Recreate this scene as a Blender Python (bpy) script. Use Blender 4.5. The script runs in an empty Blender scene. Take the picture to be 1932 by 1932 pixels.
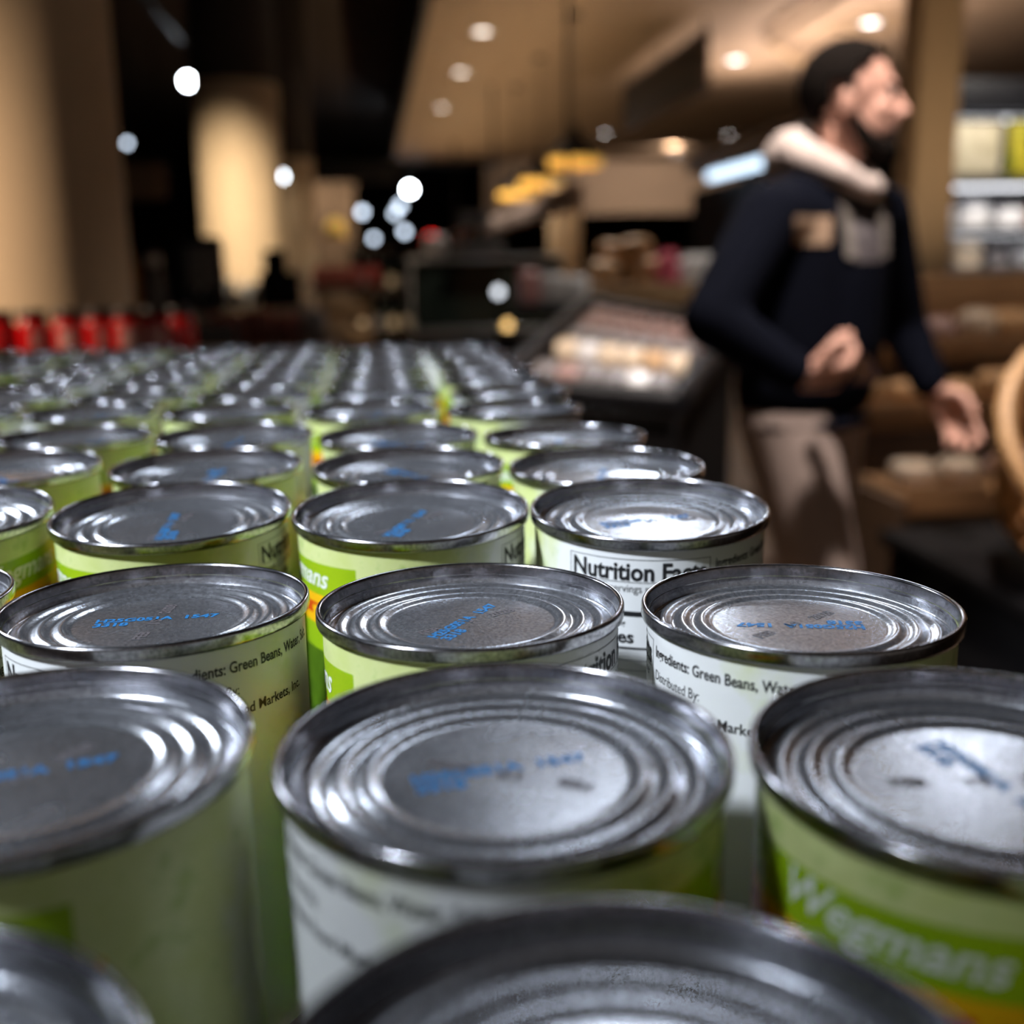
import bpy, bmesh, math, random
from mathutils import Vector, Matrix
from mathutils.bvhtree import BVHTree

random.seed(7)
S = bpy.context.scene
COL = S.collection
R = math.radians

# ------------------------------------------------------------------ camera, world, exposure
YAW = R(-6.783)
cam_data = bpy.data.cameras.new('camera')
cam = bpy.data.objects.new('camera', cam_data)
COL.objects.link(cam)
cam_data.sensor_width = 36.0
cam_data.lens = 40.0
cam_data.clip_start = 0.005
cam_data.clip_end = 200
cam_data.dof.use_dof = True
cam_data.dof.focus_distance = 0.29
cam_data.dof.aperture_fstop = 7.8
cam_data.dof.aperture_blades = 0
cam.matrix_world = (Matrix.Translation((0, 0, 1.2)) @ Matrix.Rotation(YAW, 4, 'Z')
                    @ Matrix.Rotation(R(90 - 12.2585), 4, 'X') @ Matrix.Rotation(R(-0.958), 4, 'Z'))
S.camera = cam

world = bpy.data.worlds.new('store_ambient')
S.world = world
world.use_nodes = True
wb = world.node_tree.nodes['Background']
wb.inputs['Color'].default_value = (1.0, 0.86, 0.74, 1)
wb.inputs['Strength'].default_value = 0.09

S.view_settings.view_transform = 'Standard'
S.view_settings.look = 'None'
S.view_settings.exposure = 0.0
S.view_settings.gamma = 1.0
S.view_settings.use_curve_mapping = False
S.cycles.use_denoising = True
S.cycles.use_adaptive_sampling = True
S.cycles.adaptive_threshold = 0.15
S.cycles.adaptive_min_samples = 12
S.cycles.max_bounces = 3
S.cycles.diffuse_bounces = 2
S.cycles.glossy_bounces = 2
S.cycles.transmission_bounces = 4
S.cycles.sample_clamp_indirect = 4.0
S.cycles.caustics_reflective = False
S.cycles.caustics_refractive = False


def spot(name, loc, target, energy, color, angle=60, blend=0.6, size=0.06):
    d = bpy.data.lights.new(name, 'SPOT')
    d.energy = energy
    d.color = color
    d.spot_size = R(angle)
    d.spot_blend = blend
    d.shadow_soft_size = size
    o = bpy.data.objects.new(name, d)
    COL.objects.link(o)
    o.location = loc
    o.rotation_euler = (Vector(target) - Vector(loc)).to_track_quat('-Z', 'Y').to_euler()
    return o


COOL = (0.80, 0.89, 1.0)
NEUT = (1.0, 0.93, 0.84)
WARM = (1.0, 0.74, 0.46)
# track spots on the left of the aisle, ceiling downlights on the right (mostly in the rows in view); side and front lights are added
spot('track_light_key', (-1.75, -0.55, 3.0), (0.05, 0.75, 1.1), 620, COOL, 23.5, 0.40, 0.11)
spot('added_side_light', (-2.3, 3.1, 2.8), (-0.05, 0.35, 1.1), 190, COOL, 34, 0.8, 0.30)  # added light for highlights on the left lid beads
spot('added_front_light', (-1.2, 4.4, 3.3), (-0.15, 0.5, 1.1), 60, COOL, 40, 0.8, 0.25)  # added light for glints on the can lids
spot('track_light_column', (-2.5, 1.5, 2.35), (-1.15, 3.15, 0.75), 520, (1.0, 0.76, 0.54), 62, 1.0, 0.05)
spot('track_light_column_two', (-1.15, 6.0, 3.3), (-0.97, 8.55, 1.15), 950, (1.0, 0.84, 0.60), 40, 1.0, 0.05)
spot('track_light_column_three', (-1.0, 11.9, 3.3), (-0.95, 14.3, 1.45), 130, (1.0, 0.84, 0.60), 34, 1.0, 0.05)
spot('ceiling_downlight_lamp', (0.95, 1.75, 3.36), (0.95, 2.3, 1.3), 560, (1.0, 0.88, 0.80), 60, 0.7, 0.07)
spot('ceiling_downlight_lamp', (1.17, 4.2, 3.36), (1.0, 3.6, 0.8), 140, NEUT, 80, 0.8, 0.07)
spot('ceiling_downlight_lamp', (1.17, 6.7, 3.36), (1.1, 6.2, 0.8), 200, NEUT, 90, 0.8, 0.07)
spot('ceiling_downlight_lamp', (2.6, 4.0, 3.36), (2.4, 4.4, 0.6), 150, NEUT, 80, 0.8, 0.07)
spot('ceiling_downlight_lamp', (4.2, 6.6, 3.36), (4.3, 7.6, 0.9), 420, NEUT, 90, 0.8, 0.07)
# added unseen lights at the right, aimed back to brighten the can lids
spot('added_lid_light', (0.70, 2.95, 3.38), (0.05, 0.14, 1.1), 36, COOL, 30, 0.8, 0.30)
spot('added_lid_light', (2.75, 4.75, 3.38), (0.10, 0.18, 1.1), 50, COOL, 24, 0.8, 0.30)
spot('added_lid_light', (2.30, 8.90, 3.38), (0.08, 0.40, 1.1), 280, COOL, 18, 0.8, 0.30)
spot('ceiling_downlight_lamp', (1.18, 11.7, 3.36), (1.25, 11.9, 0.8), 260, NEUT, 100, 0.8, 0.07)
spot('ceiling_downlight_lamp', (1.16, 14.07, 3.36), (1.25, 14.5, 0.8), 260, NEUT, 100, 0.8, 0.07)
spot('ceiling_downlight_lamp', (6.0, 22.5, 3.36), (6.0, 25.6, 2.9), 420, (1.0, 0.84, 0.72), 120, 1.0, 0.07)
spot('added_partition_light', (-0.9, 22.3, 3.5), (-0.9, 24.0, 1.6), 160, (1.0, 0.80, 0.60), 90, 0.9, 0.07)  # added to brighten the tan partition, no lamp known there


def ceiling_fill(name, loc, sx, sy, energy, color):
    d = bpy.data.lights.new(name, 'AREA')
    d.shape = 'RECTANGLE'
    d.size, d.size_y = sx, sy
    d.energy = energy
    d.color = color
    o = bpy.data.objects.new(name, d)
    COL.objects.link(o)
    o.location = loc
    o.rotation_euler = (math.pi, 0, 0)
    return o


# added fill lights without fixtures on top of the fascia and of the tall cases, washing the tan ceiling
ceiling_fill('added_fascia_fill', (1.62, 16.5, 1.82), 0.08, 14.5, 72, WARM)
ceiling_fill('added_case_fill', (4.45, 12.0, 2.54), 0.3, 4.2, 65, (1.0, 0.82, 0.74))
ceiling_fill('added_dairy_fill', (5.2, 8.3, 2.46), 2.2, 0.3, 34, (1.0, 0.84, 0.74))
ceiling_fill('added_bakery_fill', (3.0, 5.05, 1.16), 1.6, 0.05, 12, (1.0, 0.80, 0.60))


# ------------------------------------------------------------------ materials
def new_mat(name):
    m = bpy.data.materials.new(name)
    m.use_nodes = True
    return m, m.node_tree.nodes, m.node_tree.links, m.node_tree.nodes['Principled BSDF']


def mat(name, col, rough=0.5, metal=0.0, var=0.18, scale=12.0, bump=0.0, spec=0.5, coat=0.0):
    """plain procedural surface: colour varied by noise, optional fine relief"""
    m, N, L, b = new_mat(name)
    tc = N.new('ShaderNodeTexCoord')
    nz = N.new('ShaderNodeTexNoise')
    nz.inputs['Scale'].default_value = scale
    nz.inputs['Detail'].default_value = 4
    L.new(tc.outputs['Object'], nz.inputs['Vector'])
    mx = N.new('ShaderNodeMix')
    mx.data_type = 'RGBA'
    mx.inputs['A'].default_value = tuple(c * (1 - var) for c in col) + (1,)
    mx.inputs['B'].default_value = tuple(min(1, c * (1 + var)) for c in col) + (1,)
    L.new(nz.outputs['Fac'], mx.inputs['Factor'])
    L.new(mx.outputs['Result'], b.inputs['Base Color'])
    b.inputs['Roughness'].default_value = rough
    b.inputs['Metallic'].default_value = metal
    b.inputs['Specular IOR Level'].default_value = spec
    b.inputs['Coat Weight'].default_value = coat
    if bump:
        bp = N.new('ShaderNodeBump')
        bp.inputs['Strength'].default_value = bump
        bp.inputs['Distance'].default_value = 0.01
        L.new(nz.outputs['Fac'], bp.inputs['Height'])
        L.new(bp.outputs['Normal'], b.inputs['Normal'])
    return m


def wood(name, c1, c2, scale=6.0, rough=0.5):
    m, N, L, b = new_mat(name)
    tc = N.new('ShaderNodeTexCoord')
    mp = N.new('ShaderNodeMapping')
    mp.inputs['Scale'].default_value = (1, 6, 6)
    nz = N.new('ShaderNodeTexNoise')
    nz.inputs['Scale'].default_value = scale
    nz.inputs['Detail'].default_value = 6
    L.new(tc.outputs['Object'], mp.inputs['Vector'])
    L.new(mp.outputs['Vector'], nz.inputs['Vector'])
    cr = N.new('ShaderNodeValToRGB')
    cr.color_ramp.elements[0].position = 0.3
    cr.color_ramp.elements[0].color = c1 + (1,)
    cr.color_ramp.elements[1].position = 0.7
    cr.color_ramp.elements[1].color = c2 + (1,)
    L.new(nz.outputs['Fac'], cr.inputs['Fac'])
    L.new(cr.outputs['Color'], b.inputs['Base Color'])
    b.inputs['Roughness'].default_value = rough
    return m


def emit(name, col, strength):
    m, N, L, b = new_mat(name)
    b.inputs['Base Color'].default_value = col + (1,)
    b.inputs['Emission Color'].default_value = col + (1,)
    b.inputs['Emission Strength'].default_value = strength
    return m


def print_mat(name, c1, c2, scale):
    """blurry coloured packaging print"""
    m, N, L, b = new_mat(name)
    tc = N.new('ShaderNodeTexCoord')
    vo = N.new('ShaderNodeTexVoronoi')
    vo.inputs['Scale'].default_value = scale
    L.new(tc.outputs['Object'], vo.inputs['Vector'])
    mx = N.new('ShaderNodeMix')
    mx.data_type = 'RGBA'
    mx.inputs['A'].default_value = c1 + (1,)
    mx.inputs['B'].default_value = c2 + (1,)
    L.new(vo.outputs['Distance'], mx.inputs['Factor'])
    L.new(mx.outputs['Result'], b.inputs['Base Color'])
    b.inputs['Roughness'].default_value = 0.35
    return m


def steel_lid(name, base, rough, grain, metal):
    m, N, L, b = new_mat(name)
    tc = N.new('ShaderNodeTexCoord')
    n1 = N.new('ShaderNodeTexNoise')
    n1.inputs['Scale'].default_value = 1100
    n1.inputs['Detail'].default_value = 3
    n2 = N.new('ShaderNodeTexNoise')
    n2.inputs['Scale'].default_value = 90
    n2.inputs['Detail'].default_value = 5
    L.new(tc.outputs['Object'], n1.inputs['Vector'])
    L.new(tc.outputs['Object'], n2.inputs['Vector'])
    ad = N.new('ShaderNodeMath')
    ad.operation = 'MULTIPLY_ADD'
    ad.inputs[1].default_value = 0.16
    ad.inputs[2].default_value = rough - 0.08
    L.new(n2.outputs['Fac'], ad.inputs[0])
    L.new(ad.outputs[0], b.inputs['Roughness'])
    cr = N.new('ShaderNodeValToRGB')
    cr.color_ramp.elements[0].position = 0.30
    cr.color_ramp.elements[0].color = tuple(c * 0.55 for c in base) + (1,)
    cr.color_ramp.elements[1].position = 0.72
    cr.color_ramp.elements[1].color = tuple(min(1, c * 1.30) for c in base) + (1,)
    L.new(n1.outputs['Fac'], cr.inputs['Fac'])
    L.new(cr.outputs['Color'], b.inputs['Base Color'])
    b.inputs['Metallic'].default_value = metal
    if grain:
        bp = N.new('ShaderNodeBump')
        bp.inputs['Strength'].default_value = grain
        bp.inputs['Distance'].default_value = 0.0002
        L.new(n1.outputs['Fac'], bp.inputs['Height'])
        L.new(bp.outputs['Normal'], b.inputs['Normal'])
    return m


def label_paper():
    """paper wrap: angle u (deg, 0 = left edge of the nutrition box, growing to the right), height d below the rim (mm)"""
    m, N, L, b = new_mat('can_label_paper')
    tc = N.new('ShaderNodeTexCoord')
    sx = N.new('ShaderNodeSeparateXYZ')
    L.new(tc.outputs['Object'], sx.inputs[0])

    def math_(op, a, c=None, d=None):
        n = N.new('ShaderNodeMath')
        n.operation = op
        for i, v in enumerate((a, c, d)):
            if v is None:
                continue
            if isinstance(v, (int, float)):
                n.inputs[i].default_value = v
            else:
                L.new(v, n.inputs[i])
        return n.outputs[0]

    def mix(f, a, c):
        n = N.new('ShaderNodeMix')
        n.data_type = 'RGBA'
        L.new(f, n.inputs['Factor'])
        for k, v in (('A', a), ('B', c)):
            if isinstance(v, tuple):
                n.inputs[k].default_value = v + (1,)
            else:
                L.new(v, n.inputs[k])
        return n.outputs['Result']

    def ramp(v, lo, hi):
        n = N.new('ShaderNodeMapRange')
        n.inputs['From Min'].default_value = lo
        n.inputs['From Max'].default_value = hi
        L.new(v, n.inputs['Value'])
        return n.outputs['Result']

    def noise(scale, det=4, off=0):
        n = N.new('ShaderNodeTexNoise')
        n.inputs['Scale'].default_value = scale
        n.inputs['Detail'].default_value = det
        mp = N.new('ShaderNodeMapping')
        mp.inputs['Location'].default_value = (off, off, off)
        L.new(tc.outputs['Object'], mp.inputs['Vector'])
        L.new(mp.outputs['Vector'], n.inputs['Vector'])
        return n.outputs['Fac']

    u = math_('MULTIPLY', math_('ARCTAN2', sx.outputs['Y'], sx.outputs['X']), 180 / math.pi)
    d = math_('MULTIPLY', math_('SUBTRACT', 0.1077, sx.outputs['Z']), 1000.0)
    n1 = noise(48)
    n2 = noise(150, 5, 3.1)
    white = (0.80, 0.80, 0.80)
    wash = mix(n2, (0.54, 0.62, 0.17), (0.74, 0.77, 0.42))
    # wash of green watercolour, fading to white towards the nutrition box and lower down
    keep = math_('ADD', math_('MULTIPLY', math_('ABSOLUTE', math_('SUBTRACT', u, 68.0)), 0.0105), math_('MULTIPLY', n1, 1.3))
    f_w = ramp(keep, 1.32, 1.66)
    c = mix(f_w, white, wash)
    # deeper green blots
    f_b = math_('MULTIPLY', ramp(n2, 0.56, 0.68), math_('MULTIPLY', f_w, 0.55))
    c = mix(f_b, c, (0.30, 0.47, 0.06))
    # green band, orange banner with red lettering smears, dark green picture below, all round the front face
    front = math_('LESS_THAN', u, -76.0)
    wave = math_('MULTIPLY_ADD', math_('ADD', u, 78.0), -0.02, 6.6)
    bandf = math_('MULTIPLY', front, math_('MULTIPLY', math_('GREATER_THAN', d, wave), math_('LESS_THAN', d, 60.0)))
    band = mix(n1, (0.19, 0.38, 0.008), (0.42, 0.55, 0.01))
    c = mix(bandf, c, band)
    bw = math_('MULTIPLY_ADD', math_('ADD', u, 78.0), -0.015, 17.0)
    banner = math_('MULTIPLY', math_('LESS_THAN', u, -70.0), math_('MULTIPLY', math_('GREATER_THAN', d, bw), math_('LESS_THAN', d, math_('ADD', bw, 10.0))))
    redz = math_('MULTIPLY', math_('MULTIPLY', math_('GREATER_THAN', d, math_('ADD', bw, 3.0)), math_('LESS_THAN', d, math_('ADD', bw, 7.0))),
                 math_('GREATER_THAN', noise(260, 2, 7.7), 0.47))
    c = mix(banner, c, mix(redz, (0.86, 0.46, 0.008), (0.62, 0.07, 0.005)))
    pic = math_('MULTIPLY', math_('LESS_THAN', u, -60.0), math_('GREATER_THAN', d, 36.0))
    c = mix(pic, c, mix(noise(120, 3, 9.0), (0.015, 0.04, 0.004), (0.12, 0.24, 0.01)))
    # warm orange corner at the seam of the wrap
    sm = math_('MULTIPLY', ramp(u, 138.0, 172.0), ramp(d, 8.0, 34.0))
    c = mix(math_('MULTIPLY', sm, 0.7), c, (0.78, 0.50, 0.12))
    L.new(c, b.inputs['Base Color'])
    b.inputs['Roughness'].default_value = 0.36
    b.inputs['Specular IOR Level'].default_value = 0.4
    return m


M = {}
M['lid'] = steel_lid('can_lid_tinplate', (0.62, 0.63, 0.68), 0.25, 0.22, 0.90)
M['rim'] = steel_lid('can_rim_tinplate', (0.46, 0.45, 0.48), 0.20, 0.04, 1.0)
M['paper'] = label_paper()
M['ink'] = mat('black_print_ink', (0.012, 0.012, 0.014), 0.5, var=0.1)
M['white_ink'] = mat('white_print_ink', (0.80, 0.82, 0.78), 0.5, var=0.05)
M['blue_ink'] = mat('blue_stamp_ink', (0.008, 0.16, 0.42), 0.5, var=0.3, scale=900)
M['grey_ink'] = mat('grey_stamp_ink', (0.10, 0.085, 0.09), 0.5, var=0.3, scale=900)
M['floor'] = mat('polished_brown_floor', (0.11, 0.075, 0.05), 0.35, var=0.3, scale=3)
M['dark_ceiling'] = mat('black_brown_ceiling', (0.075, 0.048, 0.034), 0.85, var=0.25, scale=2)
M['soffit'] = mat('tan_soffit_paint', (0.42, 0.29, 0.18), 0.75, var=0.08, scale=1.5)
M['soffit_edge'] = mat('black_soffit_edge', (0.006, 0.005, 0.005), 0.7)
M['beige'] = mat('beige_column_plaster', (0.56, 0.42, 0.28), 0.7, var=0.05, scale=5, bump=0.03)
M['post'] = mat('tan_post_paint', (0.52, 0.36, 0.20), 0.6, var=0.06, scale=5)
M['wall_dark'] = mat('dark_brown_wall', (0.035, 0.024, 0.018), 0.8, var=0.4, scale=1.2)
M['wall_tan'] = mat('tan_wall', (0.30, 0.21, 0.14), 0.8, var=0.15, scale=2)
M['fascia'] = mat('pale_fascia_board', (0.52, 0.39, 0.32), 0.7, var=0.1, scale=3)
M['black'] = mat('black_powder_coat', (0.006, 0.006, 0.008), 0.5, var=0.3, spec=0.2)
M['black_matte'] = mat('black_laminate', (0.005, 0.0045, 0.005), 0.8, var=0.3, spec=0.1)
M['charcoal'] = mat('charcoal_plastic', (0.015, 0.015, 0.018), 0.6, spec=0.2)
M['grey'] = mat('grey_panel', (0.12, 0.115, 0.12), 0.4)
M['steel'] = mat('brushed_steel', (0.48, 0.49, 0.50), 0.3, metal=1.0)
M['gold'] = mat('gold_lacquer_inside', (0.85, 0.52, 0.10), 0.35)
M['wood'] = wood('warm_oak', (0.15, 0.07, 0.028), (0.27, 0.14, 0.06))
M['wood_dark'] = wood('dark_walnut', (0.035, 0.018, 0.009), (0.075, 0.038, 0.018))
M['wood_pale'] = wood('pale_pine', (0.36, 0.22, 0.11), (0.52, 0.35, 0.19))
M['wicker'] = wood('honey_wicker', (0.33, 0.17, 0.06), (0.58, 0.34, 0.15), 20)
M['white_pack'] = mat('white_wrapping', (0.78, 0.77, 0.78), 0.3, var=0.08)
M['cream'] = print_mat('cream_carton', (0.72, 0.52, 0.33), (0.80, 0.70, 0.56), 30)
M['pink'] = print_mat('pink_wrapping', (0.60, 0.20, 0.22), (0.72, 0.45, 0.42), 30)
M['rose'] = print_mat('rose_grey_tray', (0.26, 0.13, 0.12), (0.42, 0.28, 0.25), 40)
M['greytray'] = print_mat('grey_tray', (0.12, 0.11, 0.12), (0.28, 0.25, 0.25), 40)
M['hotpink'] = mat('bright_pink_wrapping', (0.75, 0.14, 0.22), 0.35)
M['bread'] = mat('brown_bread_crust', (0.50, 0.28, 0.13), 0.45, var=0.35, scale=25, bump=0.2)
M['bread_pale'] = mat('pale_bread_crust', (0.62, 0.40, 0.22), 0.5, var=0.3, scale=25, bump=0.2)
M['clear_bag'] = print_mat('shiny_snack_bag', (0.45, 0.28, 0.16), (0.68, 0.58, 0.48), 25)
M['red_glass'] = mat('tomato_red_jar', (0.62, 0.006, 0.008), 0.12, var=0.2, coat=0.5)
M['jar_paper'] = mat('pale_jar_label', (0.78, 0.40, 0.37), 0.5, var=0.15)
M['jar_cap'] = mat('dark_jar_cap', (0.02, 0.008, 0.006), 0.35)
M['maroon'] = print_mat('maroon_carton', (0.10, 0.012, 0.010), (0.22, 0.05, 0.03), 20)
M['redpack'] = print_mat('red_carton', (0.42, 0.03, 0.03), (0.55, 0.12, 0.09), 20)
M['bottle_dark'] = mat('dark_bottle_glass', (0.015, 0.02, 0.016), 0.08, var=0.3)
M['amber'] = mat('amber_bottle', (0.32, 0.12, 0.012), 0.2)
M['yellow'] = mat('yellow_lamp_shade', (0.85, 0.50, 0.08), 0.4)
M['green_poster'] = print_mat('green_yellow_poster', (0.10, 0.14, 0.01), (0.45, 0.36, 0.03), 8)
M['tan_poster'] = print_mat('cream_poster', (0.50, 0.45, 0.34), (0.30, 0.26, 0.16), 10)
M['navy_board'] = mat('slate_sign_board', (0.014, 0.011, 0.013), 0.6, var=0.2, scale=4)
M['lamp_white'] = emit('downlight_glow', (1.0, 0.95, 0.90), 9.0)
M['lamp_dim'] = emit('downlight_dim_glow', (1.0, 0.90, 0.80), 5.0)
M['lamp_cool'] = emit('track_spot_glow', (0.86, 0.93, 1.0), 60.0)
M['lamp_far'] = emit('far_spot_glow', (0.72, 0.84, 1.0), 4.5)
M['lamp_mid'] = emit('track_spot_soft_glow', (0.86, 0.93, 1.0), 14.0)
M['lamp_mid2'] = emit('white_bulb_glow', (0.86, 0.92, 1.0), 2.2)
M['lamp_amber'] = emit('amber_bulb_glow', (1.0, 0.62, 0.22), 2.2)
M['tube'] = emit('fluorescent_tube_glow', (0.62, 0.80, 1.0), 2.2)
M['shelf_led'] = emit('shelf_led_glow', (0.92, 0.94, 1.0), 2.6)
M['red_lamp'] = emit('red_sign_glow', (0.9, 0.01, 0.01), 4.0)
M['skin'] = mat('warm_skin', (0.62, 0.34, 0.26), 0.5, var=0.06, scale=30)
M['hair'] = mat('black_brown_hair', (0.008, 0.006, 0.005), 0.9, var=0.4, scale=80, bump=0.3, spec=0.05)
M['jacket'] = mat('navy_fleece', (0.0030, 0.0038, 0.0080), 0.9, var=0.3, scale=60, bump=0.15, spec=0.05)
M['hoodie'] = mat('pale_grey_hood_cotton', (0.55, 0.46, 0.42), 0.9, var=0.1, scale=60, bump=0.15)
M['cord'] = mat('grey_cord', (0.16, 0.14, 0.125), 0.8)
M['zip'] = mat('grey_zip_placket', (0.065, 0.055, 0.06), 0.7)
M['patch'] = mat('tan_chest_patch', (0.36, 0.24, 0.16), 0.8)
M['khaki'] = mat('khaki_twill', (0.36, 0.28, 0.25), 0.9, var=0.15, scale=20, bump=0.1)
M['phone'] = mat('dark_blue_phone', (0.015, 0.014, 0.035), 0.2)
M['eye_white'] = mat('eye_white', (0.6, 0.56, 0.52), 0.2)
M['eye_dark'] = mat('dark_brown_iris', (0.02, 0.01, 0.006), 0.1)
M['shoe'] = mat('black_shoe_leather', (0.012, 0.012, 0.012), 0.5)


# ------------------------------------------------------------------ mesh helpers
class MB:
    def __init__(self):
        self.v, self.f = [], []

    def add(self, verts, faces):
        o = len(self.v)
        self.v += [tuple(p) for p in verts]
        self.f += [tuple(i + o for i in q) for q in faces]
        return self

    def box(self, x0, x1, y0, y1, z0, z1, ch=0.0):
        ch = min(ch, (x1 - x0) * .45, (y1 - y0) * .45, (z1 - z0) * .45)
        if ch <= 0:
            v = [(x, y, z) for z in (z0, z1) for y in (y0, y1) for x in (x0, x1)]
            return self.add(v, [(0, 2, 3, 1), (4, 5, 7, 6), (0, 1, 5, 4), (2, 6, 7, 3), (0, 4, 6, 2), (1, 3, 7, 5)])
        bm = bmesh.new()
        bmesh.ops.create_cube(bm, size=1)
        for q in bm.verts:
            q.co = Vector(((x0 + x1) / 2 + q.co.x * (x1 - x0), (y0 + y1) / 2 + q.co.y * (y1 - y0), (z0 + z1) / 2 + q.co.z * (z1 - z0)))
        bmesh.ops.bevel(bm, geom=bm.edges[:], offset=ch, segments=2, affect='EDGES', profile=0.5)
        return self.bm(bm)

    def bm(self, bm):
        bm.verts.ensure_lookup_table()
        bm.verts.index_update()
        self.add([v.co[:] for v in bm.verts], [[v.index for v in f.verts] for f in bm.faces])
        bm.free()
        return self

    def lathe(self, prof, seg=32, c=(0, 0, 0), close=False):
        v, f = [], []
        n = len(prof)
        for i in range(seg):
            t = 2 * math.pi * i / seg
            ct, st = math.cos(t), math.sin(t)
            for (r, z) in prof:
                v.append((c[0] + r * ct, c[1] + r * st, c[2] + z))
        for i in range(seg):
            j = (i + 1) % seg
            for k in range(n - 1):
                a, b_, d, e = i * n + k, j * n + k, j * n + k + 1, i * n + k + 1
                if prof[k][0] < 1e-9:
                    f.append((a, d, e))
                elif prof[k + 1][0] < 1e-9:
                    f.append((a, b_, d))
                else:
                    f.append((a, b_, d, e))
        return self.add(v, f)

    def tube(self, pts, r, seg=10):
        pts = [Vector(p) for p in pts]
        rs = r if isinstance(r, (list, tuple)) else [r] * len(pts)
        v, f = [], []
        up = None
        for i, p in enumerate(pts):
            t = (pts[min(i + 1, len(pts) - 1)] - pts[max(i - 1, 0)]).normalized()
            if up is None:
                up = t.orthogonal().normalized()
            up = (up - t * up.dot(t)).normalized()
            w = t.cross(up)
            for k in range(seg):
                a = 2 * math.pi * k / seg
                v.append(p + (up * math.cos(a) + w * math.sin(a)) * rs[i])
        n = len(pts)
        for i in range(n - 1):
            for k in range(seg):
                l = (k + 1) % seg
                f.append((i * seg + k, i * seg + l, (i + 1) * seg + l, (i + 1) * seg + k))
        f.append(tuple(range(seg))[::-1])
        f.append(tuple((n - 1) * seg + k for k in range(seg)))
        return self.add(v, f)

    def blob(self, c, rad, e1=1.0, e2=1.0, nu=20, nv=12, rot=None):
        """superellipsoid: e<1 boxy, 1 round"""
        def pw(x, e):
            return math.copysign(abs(x) ** e, x)
        c = Vector(c)
        v, f = [], []
        for j in range(nv + 1):
            ph = -math.pi / 2 + math.pi * j / nv
            for i in range(nu):
                t = 2 * math.pi * i / nu
                p = Vector((rad[0] * pw(math.cos(ph), e1) * pw(math.cos(t), e2),
                            rad[1] * pw(math.cos(ph), e1) * pw(math.sin(t), e2), rad[2] * pw(math.sin(ph), e1)))
                if rot:
                    p = rot @ p
                v.append(c + p)
        for j in range(nv):
            for i in range(nu):
                k = (i + 1) % nu
                f.append((j * nu + i, j * nu + k, (j + 1) * nu + k, (j + 1) * nu + i))
        return self.add(v, f)

    def capsule(self, p0, r0, p1, r1, seg=14):
        p0, p1 = Vector(p0), Vector(p1)
        d = p1 - p0
        ln = max(d.length, 1e-6)
        t = d / ln
        up = t.orthogonal().normalized()
        w = t.cross(up)
        rings = []
        for a in (-90, -60, -30, 0):
            rings.append((p0 + t * r0 * math.sin(R(a)), max(r0 * math.cos(R(a)), 1e-4)))
        for a in (0, 30, 60, 90):
            rings.append((p1 + t * r1 * math.sin(R(a)), max(r1 * math.cos(R(a)), 1e-4)))
        v, f = [], []
        for (p, r) in rings:
            for k in range(seg):
                a = 2 * math.pi * k / seg
                v.append(p + (up * math.cos(a) + w * math.sin(a)) * r)
        for i in range(len(rings) - 1):
            for k in range(seg):
                l = (k + 1) % seg
                f.append((i * seg + k, i * seg + l, (i + 1) * seg + l, (i + 1) * seg + k))
        f.append(tuple(range(seg))[::-1])
        f.append(tuple((len(rings) - 1) * seg + k for k in range(seg)))
        return self.add(v, f)

    def mesh(self, name, m, smooth=True, angle=40):
        me = bpy.data.meshes.new(name)
        me.from_pydata(self.v, [], self.f)
        bm = bmesh.new()
        bm.from_mesh(me)
        bmesh.ops.remove_doubles(bm, verts=bm.verts, dist=1e-7)
        bmesh.ops.recalc_face_normals(bm, faces=bm.faces)
        if smooth:
            for e in bm.edges:
                if len(e.link_faces) == 2 and e.calc_face_angle(0) > R(angle):
                    e.smooth = False
            for fc in bm.faces:
                fc.smooth = True
        bm.to_mesh(me)
        bm.free()
        me.materials.append(m)
        return me

    def build(self, name, m, parent=None, smooth=True, angle=40):
        return link(name, self.mesh(name, m, smooth, angle), parent)


def link(name, me, parent=None):
    o = bpy.data.objects.new(name, me)
    COL.objects.link(o)
    if parent:
        o.parent = parent
    return o


def tag(o, label, cat, group=None):
    o['label'] = label
    o['category'] = cat
    if group:
        o['group'] = group
    return o


def thing(name, label, cat, loc=(0, 0, 0), rz=0.0, group=None):
    o = bpy.data.objects.new(name, None)
    o.empty_display_size = 0.05
    COL.objects.link(o)
    o.location = loc
    o.rotation_euler = (0, 0, rz)
    return tag(o, label, cat, group)


def struct(name, mb, m, smooth=False):
    o = mb.build(name, m, None, smooth)
    o['kind'] = 'structure'
    return o


ORD = ['first', 'second', 'third', 'fourth', 'fifth', 'sixth', 'seventh', 'eighth', 'ninth', 'tenth', 'eleventh', 'twelfth', 'thirteenth', 'fourteenth', 'fifteenth', 'sixteenth', 'seventeenth', 'eighteenth', 'nineteenth', 'twentieth']

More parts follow.
